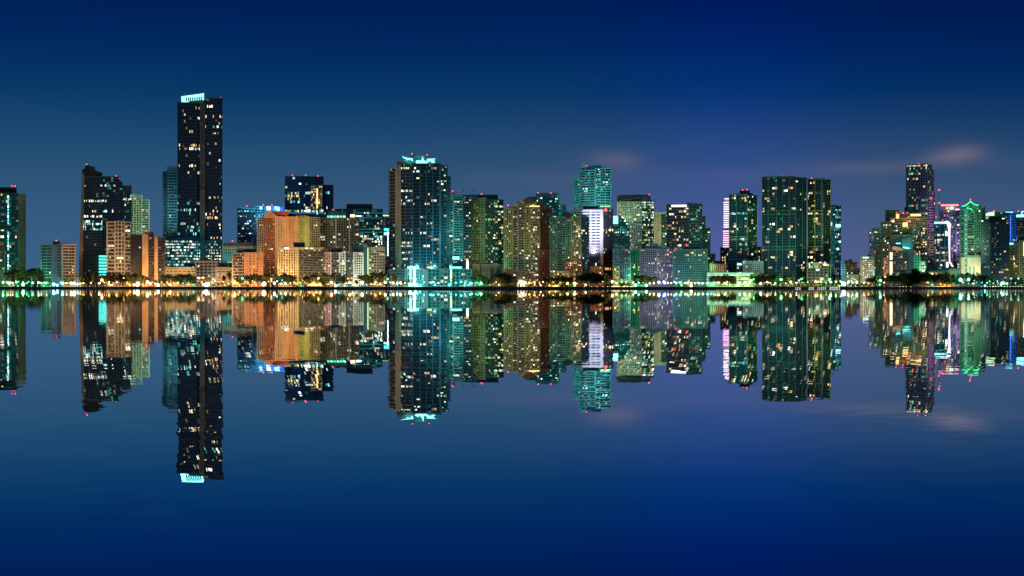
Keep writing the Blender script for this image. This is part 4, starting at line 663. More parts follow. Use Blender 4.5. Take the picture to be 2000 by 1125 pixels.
building('office_block', 'square cream block covered in a regular grid of small glowing windows with white sign', 'building', 1560,
  [dict(f=[(1681, 0), (1707, 0)], top=503, glass='gw', fac=F('grid', 'cream', .93, 'white', 1, 'white', cw=3.7, fh=4.1, pf=.42, sf=.42)), dict(f=[(1681, -.8), (1707, -.8)], top=500.5, bot=508, D=22, fac=F('blank', 'mteal')), dict(f=[(1680.8, -.8), (1707, -.8)], top=545.5, D=3, fac=F('blank', 'cream')), dict(f=[(1695, 6), (1702, 6)], top=497, bot=501, D=6, fac=F('blank', 'teal'))],
  items=[('sign', 1685, 502.2, 1696, 504, -1.4, .4, 'glow_white')], floods=[(1694, 556, 1515, 1694, 530, 'W', 26, 110)], maxwin=100)
building('apartment_tower', 'slim pale blue-white tower edge just left of the great stepped terrace complex', 'tower', 1760,
  [dict(f=[(1698, 0), (1712, 0)], top=453, glass='gb', fac=F('grid', 'lav', .15, 'blue', .4, 'blue', cw=3.6, fh=4.6)), dict(f=[(1704, 2), (1722, 2)], top=446, glass='gb', fac=F('grid', 'mblue', .1, 'blue', .3))], floods=[(1700, 503, 1700, 1703, 475, 'V', 50, 80)])
building('apartment_complex', 'great stepped apartment complex with golden-lit rooftop rooms and hundreds of small windows', 'apartment complex', 1610,
  [dict(f=[(1707, 2), (1721, 0)], top=447, glass='gt', fac=F('grid', 'teal', .10, 'warm', .2, 'green', cw=4.2, fh=4.4)), dict(f=[(1721, 2), (1741, 2)], top=434, glass='gg', fac=F('grid', 'dolive', .08, 'warm', .2, 'lime', cw=4.2, fh=4.4)), dict(f=[(1741, 0), (1762, 0)], top=436, glass='gg', fac=F('balc', 'dolive', .08, 'white', .2, 'lime', cw=4.2, fh=4.4, sd=1)),
   dict(f=[(1762, 1), (1784, 1)], top=443, glass='gg', fac=F('grid', 'dgreen', .10, 'warm', .2, 'green', cw=4.2, fh=4.4)), dict(f=[(1784, 0), (1797, 0)], top=443, glass='gt', fac=F('grid', 'green', .22, 'warm', .2, 'green', cw=4.2, fh=4.4)), dict(f=[(1797, 3), (1811, 3)], top=427, glass='gg', fac=F('grid', 'beige', .30, 'warm', .2, 'lime', cw=4.2, fh=4.4)),
   dict(f=[(1739, 10), (1797, 10)], top=427, D=14, vis=445, glass='gg', fac=F('grid', 'cream', .12, 'warm', .2, cw=4.2, fh=4.4)), dict(f=[(1750, 16), (1799, 16)], top=418, bot=428, D=10, glass='gg', fac=F('balc', 'beige', .1, 'warm', .2, fh=4.4)), dict(f=[(1731, 14), (1753, 14)], top=411, D=12, vis=430, glass='gg', fac=F('balc', 'dgreen', .05, 'warm', .1, fh=4.4)),
   dict(f=[(1741.5, -4), (1776, -4)], top=460, D=5, glass='gw', fac=F('grid', 'dolive', .08, 'warm', .1, cw=4.2, fh=4.4)), dict(f=[(1723, -4), (1741, -4)], top=469, D=5, glass='gw', fac=F('grid', 'dolive', .08, 'warm', .1, cw=4.2, fh=4.4)), dict(f=[(1707, -2), (1723, -2)], top=477, D=4, glass='gw', fac=F('grid', 'dolive', .06, 'lime', .15, cw=4.2, fh=4.4)), dict(f=[(1776, -4), (1799, -4)], top=468, D=5, glass='gg', fac=F('grid', 'dolive', .2, 'warm', .2, cw=4.2, fh=4.4))],
  items=[('lit_rooftop_room', 1750, 418, 1756, 426.5, 9, .5, 'glow_gold'), ('lit_rooftop_room', 1778, 418, 1799, 422.5, 13, .5, 'glow_gold'), ('lit_rooftop_room', 1763, 434.5, 1773, 443, -1.2, .5, 'glow_gold'), ('lit_rooftop_room', 1740, 431, 1747, 434, 5, .5, 'glow_neonred' if 0 else 'glow_warm'), ('lit_terrace', 1708, 453, 1714, 454, -1, .4, 'glow_warm')],
  beacons=[(1764, 415.5), (1772, 415), (1751, 415.5), (1772, 432.5)], floods=[(1715, 548, 1540, 1715, 500, 'T', 45, 60), (1730, 548, 1540, 1732, 470, 'Y', 60, 60), (1790, 540, 1545, 1792, 470, 'G', 60, 60), (1803, 540, 1560, 1803, 460, 'W', 50, 50), (1770, 440, 1590, 1775, 425, 'O', 18, 120), (1760, 500, 1590, 1762, 455, 'T', 22, 90)], maxwin=300)
building('cylindrical_tower', 'dark rounded drum tower top poking above the great stepped terrace complex', 'tower', 1700,
  [dict(f=[(1768, 3), (1773, 0), (1783, 0), (1788, 3)], top=406, D=16, glass='gt', fac=F('fins', 'dteal', .0, 'teal', .2, cw=2.5))], polys=[('cap', [(1766, 407), (1769, 405), (1787, 404), (1789, 407)], -1, 18, 'navy')], beacons=[(1782.5, 402.5)])
building('skyscraper', 'tall gridded skyscraper with a jagged curved right flank and red roof beacons', 'skyscraper', 1780,
  [dict(f=[(1770, 2), (1812, 0)], top=322, vis=450, glass='g', fac=F('grid', 'lav', .07, 'gold', .12, 'gold', cw=4.6, fh=5.2, pf=.22, sf=.26, rows=[(326, .6, 'warm'), (332, .3, 'cool'), (341, .3, 'lime'), (391, .4, 'lime'), (402, .5, 'lime'), (407, .35, 'lime'), (417, .6, 'lime')])),
   dict(f=[(1812, 2), (1819, 3)], top=323, vis=520, glass='g', fac=F('grid', 'lav', .08, 'lime', .2, cw=3.6, fh=5.2, pf=.25, sf=.3)), dict(f=[(1819, 4), (1821.5, 5)], top=332, vis=520, glass='g', fac=F('grid', 'grey', .05, 'lime', .2, cw=3.6, fh=5.2)), dict(f=[(1821.5, 6), (1824, 7)], top=334, fac=F('ribbon', 'pink', .05, 'warm', .1, fh=5.2, sf=.35)),
   dict(f=[(1815, 0), (1826, 5)], top=375, bot=540, D=8, glass='g', fac=F('ribbon', 'pink', .06, 'warm', .2, fh=5.2, cw=3.4, sf=.36)), dict(f=[(1783, 8), (1803, 8)], top=320.5, bot=323, D=10, fac=F('blank', 'dgrey'))],
  items=[('roof_pipe', 1782, 320.2, 1800, 320.9, 8, .3, 'red')], beacons=[(1770.5, 322), (1794, 320), (1802.5, 321.5), (1817, 323)], floods=[(1824, 525, 1730, 1821, 420, 'P', 170, 26), (1822, 525, 1740, 1818, 480, 'W', 50, 40)], maxwin=200)
building('cultural_building', 'low dark building with a sloping teal glass roof wedge and white vertical light strip', 'building', 1500,
  [dict(f=[(1741, 0), (1772, 0)], top=489, glass='gb', fac=F('grid', 'dgrey', .16, 'orange' if 0 else 'warm', .2, cw=4.2, fh=5.4, pf=.15, sf=.35, cold=(0, .45))), dict(f=[(1735, 3), (1741, 3)], top=481, fac=F('blank', 'dgrey')), dict(f=[(1772, 0), (1784.5, 3)], top=486, fac=F('blank', 'grey')), dict(f=[(1727, 4), (1735, 4)], top=505, glass='gw', fac=F('grid', 'coral', .3, 'warm', .3, cw=4)),
   dict(f=[(1743, -2), (1772, -2)], top=541, D=6, glass='gb', fac=F('grid', 'grey', .15, 'cool', .3, cw=5, fh=5))],
  polys=[('glass_wedge', [(1761, 466), (1783, 461), (1783, 486), (1762, 480.5)], -2, 14, 'teal'), ('roof_plane', [(1735.5, 474), (1748, 465), (1777, 460.5), (1783, 461), (1761, 467), (1762, 481), (1742, 480), (1738, 483)], 1, 14, 'navy'), ('fascia', [(1736, 474), (1738.5, 484), (1737, 484), (1735, 476)], 0, 6, 'tan'), ('lit_soffit', [(1743, 480.5), (1757, 483), (1764, 488), (1764, 490), (1743, 487)], -2.5, 2, 'peach'), ('roof_light', [(1763, 482), (1770, 482.5), (1779, 485), (1771, 486), (1764, 484)], -3, .6, 'glow_cyan')],
  items=[('light_strip', 1738, 493, 1743, 507, -1, .5, 'glow_warm'), ('light_strip', 1738, 511, 1743, 537, -1, .5, 'glow_warm'), ('skylight', 1750, 474.5, 1759, 476.3, 0, .4, 'glow_cyan'), ('sign_band', 1743, 536, 1772, 538, -1, .4, 'glow_dimteal')], floods=[(1772, 489, 1488, 1772, 474, 'C', 3.5, 110), (1752, 489, 1490, 1752, 484, 'O', 1.6, 120), (1778, 548, 1475, 1778, 505, 'T', 10, 60), (1731, 550, 1480, 1731, 520, 'O', 9, 60)])
building('office_building', 'small teal terraced office building behind the dark conifer near the wedge roof', 'building', 1570,
  [dict(f=[(1785, 0), (1797, 0)], top=500, glass='gt', fac=F('grid', 'mteal', .2, 'cool', .4, 'teal', cw=5, fh=5.4)), dict(f=[(1797, 1), (1806, 1)], top=512, glass='gt', fac=F('grid', 'mteal', .2, 'white', .4, 'teal', cw=5, fh=5.4))], floods=[(1795, 552, 1520, 1795, 520, 'T', 6, 90)])
building('office_tower', 'blue striped round-cornered tower with a red neon halo crown', 'tower', 1740,
  [dict(f=[(1836, 3), (1842, 0), (1862, 0), (1867, 4)], top=411, glass='gb', fac=F('ribbon', 'mblue', .15, 'white', .35, 'blue', cw=4, fh=4.6, sf=.36)), dict(f=[(1845, 5), (1868, 5)], top=403, bot=412, D=14, fac=F('blank', 'cream'))],
  items=[('neon_ring', 1838, 401, 1872, 402.6, 1, 18, 'glow_neonred'), ('neon_ring', 1866, 408.4, 1874, 410.4, 3, 6, 'glow_pink'), ('crown_lamp', 1848, 404.5, 1852, 408.5, 4.2, .4, 'glow_gold'), ('crown_lamp', 1855, 404, 1862, 409, 4.2, .4, 'glow_cyan')],
  floods=[(1852, 410, 1725, 1855, 405, 'O', 3, 120), (1862, 500, 1690, 1864, 460, 'P', 90, 60)], beacons=[(1836, 424)])
building('office_block', 'narrow lavender windowed slab between the neon-framed block and the green chevron tower', 'building', 1720,
  [dict(f=[(1867.5, 0), (1876, 0)], top=412, glass='g', fac=F('grid', 'lav', .2, 'white', .2, cw=7, fh=5.2))], floods=[(1871, 520, 1660, 1871, 470, 'V', 70, 60)])
building('office_block', 'glass block outlined by a white-cyan neon top line and thick pink neon edge', 'building', 1660,
  [dict(f=[(1825, 0), (1851, 0)], top=437, vis=530, glass='gb', fac=F('curtain', 'navy', .04, 'white', .15, 'blue', cw=4.6, fh=4.9, rows=[(459, .85, 'white'), (469, .5, 'white', 0, .5), (473, .7, 'white', 0, .6), (494, .9, 'warm'), (508, .9, 'warm'), (499, .4, 'cool')])), dict(f=[(1851, 0), (1857, 3)], top=437, glass='gb', fac=F('blank', 'navy'))],
  polys=[('neon_edge', [(1845, 432), (1850, 431), (1856, 434.5), (1858, 439), (1856.5, 445), (1856, 480), (1856, 510), (1863, 521), (1859, 521), (1853.5, 512), (1852.5, 480), (1852, 447), (1849, 438)], -.8, 1.2, 'glow_pinkwhite')],
  items=[('neon_line', 1825, 433.5, 1847, 437, -.8, .8, 'glow_cyan'), ('cyan_rib', 1826, 438, 1827, 524, -.5, .4, 'teal'), ('cyan_rib', 1835.5, 438, 1836.5, 524, -.5, .4, 'aqua'), ('cyan_rib', 1845, 438, 1846, 524, -.5, .4, 'aqua'), ('lit_foot', 1848, 512, 1852, 522, -.6, .5, 'glow_white')],
  floods=[(1836, 525, 1620, 1836, 480, 'C', 30, 70), (1830, 440, 1645, 1830, 436, 'C', 1, 120)], beacons=[(1841, 430), (1828, 424), (1845, 421)])
building('apartment_tower', 'green-lit tower crowned by two green neon chevrons with floodlit cream base', 'tower', 1570,
  [dict(f=[(1876, 1), (1884, 0)], top=410, vis=500, glass='gg', fac=F('balc', 'green', .14, 'lime', .25, 'green', fh=5, sd=1.2)), dict(f=[(1884, -1), (1889.5, -1)], top=408, glass='gg', fac=F('blank', 'mteal')), dict(f=[(1889.5, 1), (1903, 1)], top=402, vis=500, glass='gg', fac=F('balc', 'green', .12, 'lime', .25, 'green', fh=5, sd=1.2, sf=.3)),
   dict(f=[(1903, 2), (1915, 4)], top=400, glass='gg', fac=F('grid', 'green', .12, 'mix', .3, 'green', cw=4, fh=5)), dict(f=[(1915, 5), (1921.5, 6)], top=405, glass='gg', fac=F('balc', 'green', .1, 'lime', .2, 'green', fh=5)),
   dict(f=[(1877, -3), (1884, -3)], top=503, D=5, fac=F('blank', 'cream')), dict(f=[(1889.5, -3), (1915, -3)], top=503, D=5, fac=F('blank', 'cream')), dict(f=[(1890, -4), (1914, -4)], top=499, bot=503.2, D=5, fac=F('blank', 'green'))],
  polys=[('gabled_crown', [(1878, 404), (1887, 399), (1895, 392), (1903, 397), (1911, 400), (1911, 404)], 1, 14, 'green'), ('lower_gable', [(1881, 411), (1889, 404.5), (1897, 408.5), (1900, 412)], 0, 3, 'green'),
         ('neon_chevron', [(1878.5, 402.4), (1885, 400.6), (1891, 396.6), (1895, 391.8), (1900, 396.4), (1906, 399.4), (1911.5, 400), (1911.5, 401.4), (1905.5, 400.8), (1899.5, 398), (1895, 394), (1891.5, 398.2), (1885.5, 402.2), (1878.5, 403.8)], .3, .5, 'glow_green'),
         ('neon_chevron', [(1886, 408), (1889.5, 405), (1893, 406.4), (1899.5, 408.6), (1899.5, 409.8), (1893, 407.9), (1889.5, 406.6), (1886, 409.3)], -.8, .5, 'glow_green')],
  items=[('stair_lamp', 1886, 420+i*9.3, 1886.9, 421+i*9.3, -1.8, .3, 'glow_white') for i in range(13)] + [('base_opening', 1893, 521, 1896, 537, -3.5, .3, 'teal'), ('base_opening', 1901, 521, 1903.5, 537, -3.5, .3, 'teal')],
  beacons=[(1895.5, 389.5)], floods=[(1880, 541, 1550, 1881, 520, 'M', 14, 110), (1893, 541, 1548, 1894, 515, 'W', 12, 110), (1911, 541, 1550, 1911, 515, 'M', 20, 110), (1886, 541, 1530, 1888, 500, 'M', 60, 70), (1895, 541, 1500, 1898, 440, 'G', 150, 40), (1900, 541, 1505, 1900, 460, 'M', 110, 45), (1893, 425, 1550, 1895, 402, 'G', 12, 90)], maxwin=200)
building('office_tower', 'dark green office top with a bright white-green roof light behind the black apartment block', 'tower', 1720,
  [dict(f=[(1921, 0), (1945, 0)], top=417, vis=445, glass='gg', fac=F('curtain', 'green', .1, 'green', .2)), dict(f=[(1945, 1), (1962, 1)], top=416, vis=445, glass='gg', fac=F('ribbon', 'dgreen', .06, 'lime', .1))],
  polys=[('roof_light', [(1925, 418), (1930, 415), (1942, 413.5), (1942, 421), (1925, 421)], -1, 3, 'glow_lime'), ('roof_gable', [(1941, 422), (1942, 413), (1962, 415), (1962, 422)], 0, 6, 'dgreen')], beacons=[(1941.5, 412), ], items=[('roof_lamp', 1955, 415.5, 1956.5, 417, -.8, .5, 'glow_gold')], floods=[(1935, 440, 1680, 1935, 425, 'G', 20, 120)])
building('apartment_block', 'big black apartment block with scattered yellow windows right of the green chevron tower', 'building', 1540,
  [dict(f=[(1918, 2), (1936, 1)], top=435, glass='gw', fac=F('grid', 'dgrey', .06, 'white', .1, 'green', cw=4.6, fh=5, pf=.6, sf=.55, rows=[(473, .8, 'white'), (485, .8, 'white'), (497, .8, 'white'), (524, .7, 'white')])), dict(f=[(1936, 0), (1970, 1)], top=434, glass='g', fac=F('balc', 'black', .09, 'lime', .1, 'gold', cw=4.8, fh=5.1, sd=1, sf=.18, run=.35)),
   dict(f=[(1931, 5), (1964, 5)], top=424, bot=436, D=16, fac=F('blank', 'black'))], floods=[(1925, 552, 1485, 1925, 530, 'C', 11, 80)], items=[('lit_room', 1957, 426, 1962, 428, 4.4, .3, 'glow_warm')])
building('office_tower', 'deep blue edge-lit tower behind the black apartment block near the right edge', 'tower', 1760,
  [dict(f=[(1962, 0), (1974, 1)], top=416, vis=475, glass='gb', fac=F('curtain', 'blue', .05, 'blue', .3)), dict(f=[(1974, 0), (1990, 1)], top=417, vis=475, glass='gb', fac=F('ribbon', 'mblue', .04, 'warm', .2, 'blue', cw=4, fh=4.6))],
  items=[('blue_light_edge', 1973, 420, 1974.4, 471, -.8, .4, 'glow_blue'), ('roof_light', 1964, 414, 1978, 415.4, 1, .5, 'glow_cyan'), ('roof_crane', 1970, 410.5, 1982, 411.1, 3, .4, 'dgrey')], beacons=[(1989, 412)], floods=[(1980, 470, 1700, 1978, 445, 'B', 90, 90)])
building('apartment_tower', 'tower cut by the right edge with a white lit cornice and cyan top sign', 'tower', 1700,
  [dict(f=[(1986, 0), (2030, 0)], top=421, vis=460, glass='g', fac=F('grid', 'dteal', .25, 'warm', .2, 'lime', cw=5, fh=5))], items=[('lit_cornice', 1985, 419.5, 2030, 424, -1.5, .6, 'glow_cyan'), ('top_sign_post', 1995, 413, 1996.6, 420, 0, .4, 'glow_ltblue'), ('top_sign_bar', 1995, 412.5, 2012, 414.2, 0, .4, 'glow_ltblue')])
building('apartment_building', 'yellow-green apartment building with arched roof truss at the right edge', 'building', 1560,
  [dict(f=[(1970, 1), (1991, 0)], top=476, glass='gg', fac=F('grid', 'olive', .15, 'warm', .25, 'lime', cw=4.4, fh=4.8)), dict(f=[(1991, -1), (2040, -1)], top=471, glass='gg', fac=F('grid', 'yelgr', .15, 'warm', .25, 'lime', cw=4.4, fh=4.8)), dict(f=[(1989, 5), (2040, 5)], top=452, bot=472, D=14, glass='gw', fac=F('grid', 'dolive', .08, 'warm', .1))],
  polys=[('arched_truss', [(1982 + 14 - 14*math.cos(math.pi*i/10), 472 - 13*math.sin(math.pi*i/10)) for i in range(11)] + [(1982 + 14 + 12.5*math.cos(math.pi*i/10), 472 - 11.6*math.sin(math.pi*i/10)) for i in range(11)], -2, 1.5, 'mteal')],
  items=[('roof_lamp', 1969, 474.5, 1979, 477.5, -1, .8, 'glow_cyan'), ('white_light_edge', 1999, 472, 2003, 500, -2, .5, 'glow_warm')], floods=[(1982, 552, 1505, 1982, 510, 'Y', 45, 80)])
building('waterfront_hall', 'low flat-roofed hall, yellow-green at right, with two lit windows behind dark trees', 'building', 1520,
  [dict(f=[(1812, 0), (1843, 0)], top=530, D=26, fac=F('blank', 'olive')), dict(f=[(1843, -.5), (1871, -.5)], top=526, D=26, fac=F('blank', 'yelgr')), dict(f=[(1871, 1), (1874, 2)], top=524.5, D=24, fac=F('blank', 'aqua')), dict(f=[(1792, 2), (1812, 2)], top=532, D=16, fac=F('blank', 'beige')), dict(f=[(1842, 3), (1856, 3)], top=523.5, bot=530, D=12, fac=F('blank', 'teal'))],
  polys=[('roof_edge', [(1808, 531), (1813, 528), (1843, 525), (1854, 525), (1854, 529), (1813, 531)], -1.5, 20, 'dteal')],
  items=[('lit_window', 1816, 533, 1823.5, 538.5, -.6, .3, 'glow_warm'), ('lit_window', 1827, 533, 1834.5, 538.5, -.6, .3, 'glow_warm'), ('window_mullion', 1819.6, 533, 1820, 538.5, -.9, .2, 'brown'), ('window_mullion', 1830.6, 533, 1831, 538.5, -.9, .2, 'brown'), ('dim_window', 1806, 533.5, 1810.5, 538, 1.4, .3, 'coral')],
  floods=[(1857, 552, 1480, 1857, 538, 'L', 11, 100), (1825, 552, 1480, 1828, 535, 'O', 5, 100), (1873, 548, 1490, 1873, 535, 'C', 5, 60), (1802, 552, 1480, 1802, 538, 'L', 3, 100)])
# red-white mast
mf = Frame(1834, 1790); mp_ = mf.p(1834); mroot = thing('radio_mast', 'thin red and white radio mast with red lamps beside the tall gridded skyscraper', 'mast', (mp_[0], mp_[1], GZ))
for i in range(12):
    z0 = mf.z(480, mp_) + (mf.z(371, mp_)-mf.z(480, mp_))*i/12; z1 = mf.z(480, mp_) + (mf.z(371, mp_)-mf.z(480, mp_))*(i+1)/12
    if i == 0: z0 = GZ
    b = MB(); w_ = .75 - .03*i; b.prism([(mp_[0]+w_*math.cos(h), mp_[1]+w_*math.sin(h)) for h in (0, 2.09, 4.19)], z0, z1); b.obj('mast_section', W('red' if i % 2 else 'lav'), mroot, base=(mp_[0], mp_[1], GZ))
for py in (371, 396.5):
    o = bpy.data.objects.new('beacon', globe_mesh('beacon', GM('red'), 1.1)); link(o, mroot, (0, -.8, mf.z(py, mp_)-GZ))
# far arched roof beyond the left trees
b = MB(); fr = Frame(65, 2600); pts = []
for i in range(13):
    x = 47 + 36*i/12; a = fr.p(x); pts.append(Vector((a[0], a[1], fr.z(531 - 7*math.sin(math.pi*i/12), a))))
b.extr(pts, Vector((10, 120, 0)))
a = fr.p(65); t = thing('arched_hall', 'far low arched roof, faint blue, on the horizon beyond the left shore trees', 'hall', (a[0], a[1], GZ))
b.obj('arched_roof', W('blue'), t, base=(a[0], a[1], GZ))
b = MB(); p0, p1 = fr.p(47, 10), fr.p(83, 10); b.prism([p0, p1, (p1[0], p1[1]+100), (p0[0], p0[1]+100)], GZ, fr.z(531, p0)); b.obj('wall', W('blue'), t, base=(a[0], a[1], GZ))
# white event tent
fr = Frame(1021, 1470); a = fr.p(1021); t = thing('event_tent', 'glowing white peaked event tent on the shore before the gabled olive tower', 'tent', (a[0], a[1], GZ))
b = MB(); P3 = [Vector((*fr.p(x), fr.z(y, fr.p(x)))) for x, y in ((1010.5, 560), (1010.5, 552), (1013, 547), (1018, 546), (1023, 549), (1029, 549), (1029, 560))]
b.extr(P3, Vector((0, 10, 0))); b.obj('canopy', W('white'), t, base=(a[0], a[1], GZ))
for x in (1013, 1019.5, 1025):
    b = MB(); q0 = fr.p(x, -.15); b.box(q0, fr.t, (fr.t[1], -fr.t[0]), 0, 1.6, -.1, .1, GZ, GZ+3); b.obj('doorway', G('gt'), t, base=(a[0], a[1], GZ))
l = bpy.data.lights.new('tent_lamp', 'POINT'); l.energy = 11000; l.color = LC['W']; l.shadow_soft_size = .4; lo = bpy.data.objects.new('tent_lamp', l); link(lo, t, (0, -9, 3))

# ------------------------------------------------------------------ anchors used in labels
ANCH = [(0, 52, 'the far-left grid-framed tower'), (52, 80, 'the gap beside the far-left tower'), (80, 122, 'the teal-lit balcony mid-rise'), (122, 150, 'the tan balconies of the mid-rise'), (150, 209, 'the dark leaning tower'), (209, 255, 'the white-framed balcony block'),
 (255, 322, 'the dark brown block with tan piers'), (322, 381, 'the left wing of the peach garage'), (381, 423, 'the black-windowed block'), (423, 457, 'the right wing of the peach garage'), (457, 513, 'the low coral block'), (513, 543, 'the tall coral complex'), (543, 583, 'the golden ribbed block'),
 (583, 631, 'the dark plum balcony wing'), (631, 672, 'the pink-lit half of the wide balcony block'), (672, 709, 'the cyan-lit half of the wide balcony block'), (709, 762, 'the cream domed building'), (762, 828, 'the white piers of the teal podium'), (828, 921, 'the right half of the teal podium'), (921, 985, 'the green-tinted office tower'),
 (985, 1010, 'the left corner of the gabled olive tower'), (1010, 1032, 'the white event tent'), (1032, 1076, 'the brown side of the gabled olive tower'), (1076, 1116, 'the golden-lit parking block'), (1116, 1153, 'the dark turret of the pointed-roof tower'), (1153, 1198, 'the white striped office block'), (1198, 1210, 'the short olive block'),
 (1210, 1238, 'the low cream pavilion'), (1238, 1283, 'the pale blue waterfront block'), (1283, 1315, 'the pink-lit end of the pale blue block'), (1315, 1348, 'the left half of the dim teal gridded block'), (1348, 1381, 'the right half of the dim teal gridded block'), (1381, 1440, 'the green parking garage'), (1440, 1488, 'the right end of the green parking garage'),
 (1488, 1530, 'the left bays of the widest dark tower'), (1530, 1577, 'the right bays of the widest dark tower'), (1577, 1622, 'the white-framed podium'), (1622, 1644, 'the teal and blue glass tower'), (1644, 1680, 'the small beige hotel'), (1680, 1708, 'the square block of lit windows'), (1708, 1735, 'the left end of the stepped complex'),
 (1735, 1772, 'the wedge-roofed dark building'), (1772, 1812, 'the big conifer'), (1812, 1843, 'the hall with two lit windows'), (1843, 1875, 'the yellow-green end of the low hall'), (1875, 1917, 'the floodlit base of the chevron tower'), (1917, 1970, 'the black apartment block'), (1970, 2100, 'the arched-truss building at the right edge')]
ORD = ['', 'second ', 'third ', 'fourth ', 'fifth ', 'sixth ', 'seventh ', 'eighth ', 'ninth ', 'tenth ', 'eleventh ', 'twelfth ', 'thirteenth ', 'fourteenth ', 'fifteenth ', 'sixteenth ']
def anchor(px):
    for a, b_, s in ANCH:
        if px < b_: return s
    return ANCH[-1][2]
pend = []
def later(o, px, desc, prep='before'): pend.append((desc, anchor(px), px, o, prep))
def labels():
    d = {}
    for desc, an, px, o, prep in pend: d.setdefault((desc, an, prep), []).append((px, o))
    for (desc, an, prep), L in d.items():
        L.sort(key=lambda q: q[0])
        for i, (px, o) in enumerate(L):
            if len(L) == 1: o['label'] = f'{desc} {prep} {an}'
            else: o['label'] = f'{"leftmost" if i == 0 else ("rightmost" if i == len(L)-1 else (ORD[i] if i < len(ORD) else str(i+1)+"th ").strip() + "-from-left")} {desc} {prep} {an}'
# ------------------------------------------------------------------ trees
leafm = []
for nm, c in (('leaf_dark', (.024, .034, .012)), ('leaf_mid', (.038, .046, .016)), ('leaf_bright', (.10, .12, .035))):
    leafm.append(mat(nm, c, .6, noise=.35, nscale=.6))
for m in leafm:
    nt_ = m.node_tree; pb = nt_.nodes['Principled BSDF']; tr = nd(nt_, 'ShaderNodeBsdfTranslucent'); mx = nd(nt_, 'ShaderNodeMixShader'); mx.inputs[0].default_value = .45
    nt_.links.new(pb.inputs['Base Color'].links[0].from_socket, tr.inputs[0]); nt_.links.new(pb.outputs[0], mx.inputs[1]); nt_.links.new(tr.outputs[0], mx.inputs[2])
    nt_.links.new(mx.outputs[0], nt_.nodes['Material Output'].inputs[0])
bark = mat('bark', (.10, .075, .055), .9, noise=.3, nscale=2)
def limb(b, p0, p1, r0, r1, k=6):
    p0, p1 = Vector(p0), Vector(p1); d = (p1-p0).normalized(); u = d.orthogonal().normalized(); w = d.cross(u); i = len(b.v)
    for p, r in ((p0, r0), (p1, r1)):
        for j in range(k):
            a = 2*math.pi*j/k; b.v.append(tuple(p + u*r*math.cos(a) + w*r*math.sin(a)))
    for j in range(k): b.f.append((i+j, i+(j+1) % k, i+k+(j+1) % k, i+k+j))
def crown_mesh(seed, kind, m):
    rr = random.Random(seed); b = MB()
    cl = []
    for _ in range(17 if kind != 'cone' else 26):
        if kind == 'wide': p = Vector((rr.gauss(0, .25), rr.gauss(0, .22), rr.uniform(.38, .86))); r = rr.uniform(.13, .22)
        elif kind == 'ball': p = Vector((rr.gauss(0, .14), rr.gauss(0, .14), rr.uniform(.5, .82))); r = rr.uniform(.12, .20)
        elif kind == 'cone':
            h = rr.uniform(.12, .95); a = rr.uniform(0, 6.28); s = (1-h)*.34; p = Vector((s*math.cos(a), s*math.sin(a), h)); r = .06 + .12*(1-h)
        else: p = Vector((rr.gauss(0, .3), rr.gauss(0, .22), rr.uniform(.2, .8))); r = rr.uniform(.14, .24)
        p.x = max(-.38, min(.38, p.x)); p.y = max(-.38, min(.38, p.y))
        cl.append((p, r))
    for p, r in cl:
        for _ in range(46):
            d = Vector((rr.gauss(0, 1), rr.gauss(0, 1), rr.gauss(0, .8))).normalized(); q = p + d*r*rr.uniform(.55, 1.05)
            s = rr.uniform(.04, .075); u = Vector((rr.gauss(0, 1), rr.gauss(0, 1), rr.gauss(0, 1))).normalized()*s; w = u.orthogonal().normalized()*s*rr.uniform(.5, 1)
            i = len(b.v); b.v += [tuple(q-u), tuple(q-w), tuple(q+u), tuple(q+w)]; b.f.append((i, i+1, i+2, i+3))
    me = bpy.data.meshes.new('crown'); me.from_pydata(b.v, [], b.f); me.materials.append(m)
    t = MB(); top = .5 if kind != 'cone' else .9
    limb(t, (0, 0, 0), (rr.uniform(-.02, .02), 0, top), .035, .02)
    if kind != 'cone':
        for _ in range(4):
            c, _r = rr.choice(cl); limb(t, (0, 0, rr.uniform(.25, .45)), c, .018, .008, 5)
    mt = bpy.data.meshes.new('trunk'); mt.from_pydata(t.v, [], t.f); mt.materials.append(bark)
    return me, mt
TV = {}
for k in ('wide', 'ball', 'cone', 'bush'):
    TV[k] = [crown_mesh(100*i+hash(k) % 1 + len(k), k, leafm[i % 2] if k != 'bush' else leafm[1+i % 2]) for i in range(4)]
def tree(px, top, wpx, kind, Y=None):
    Y = Y or R.uniform(1453, 1472); x = (px-1000)*K*Y; h = CAM_H + (562.5-top+(7 if kind == 'wide' else 0))*K*Y - GZ; w = wpx*K*Y*(1.35 if kind == 'wide' else 1.1)
    desc = {'wide': ('broad dark shade tree', 'shade_tree', 'tree', 'shade trees along the shore'), 'ball': ('small clipped round tree', 'round_tree', 'tree', 'clipped round trees along the shore'), 'cone': ('tall dark conifer', 'conifer_tree', 'tree', None), 'bush': ('leafy shrub', 'shrub', 'shrub', 'shrubs along the shore')}[kind]
    o = bpy.data.objects.new(desc[1], None); link(o, None, (x, Y, GZ)); o['category'] = desc[2]
    if desc[3]: o['group'] = desc[3]
    o.rotation_euler = (0, 0, R.uniform(-.5, .5))
    me, mt = R.choice(TV[kind]); c = bpy.data.objects.new('crown', me); link(c, o); c.scale = (w, w*.8, h)
    c['kind'] = 'stuff'
    t = bpy.data.objects.new('trunk', mt); link(t, o); t.scale = (w, w*.8, h)
    if kind == 'ball': t.scale = (min(w, h)*.8, min(w, h)*.8, h)
    later(o, px, desc[0])
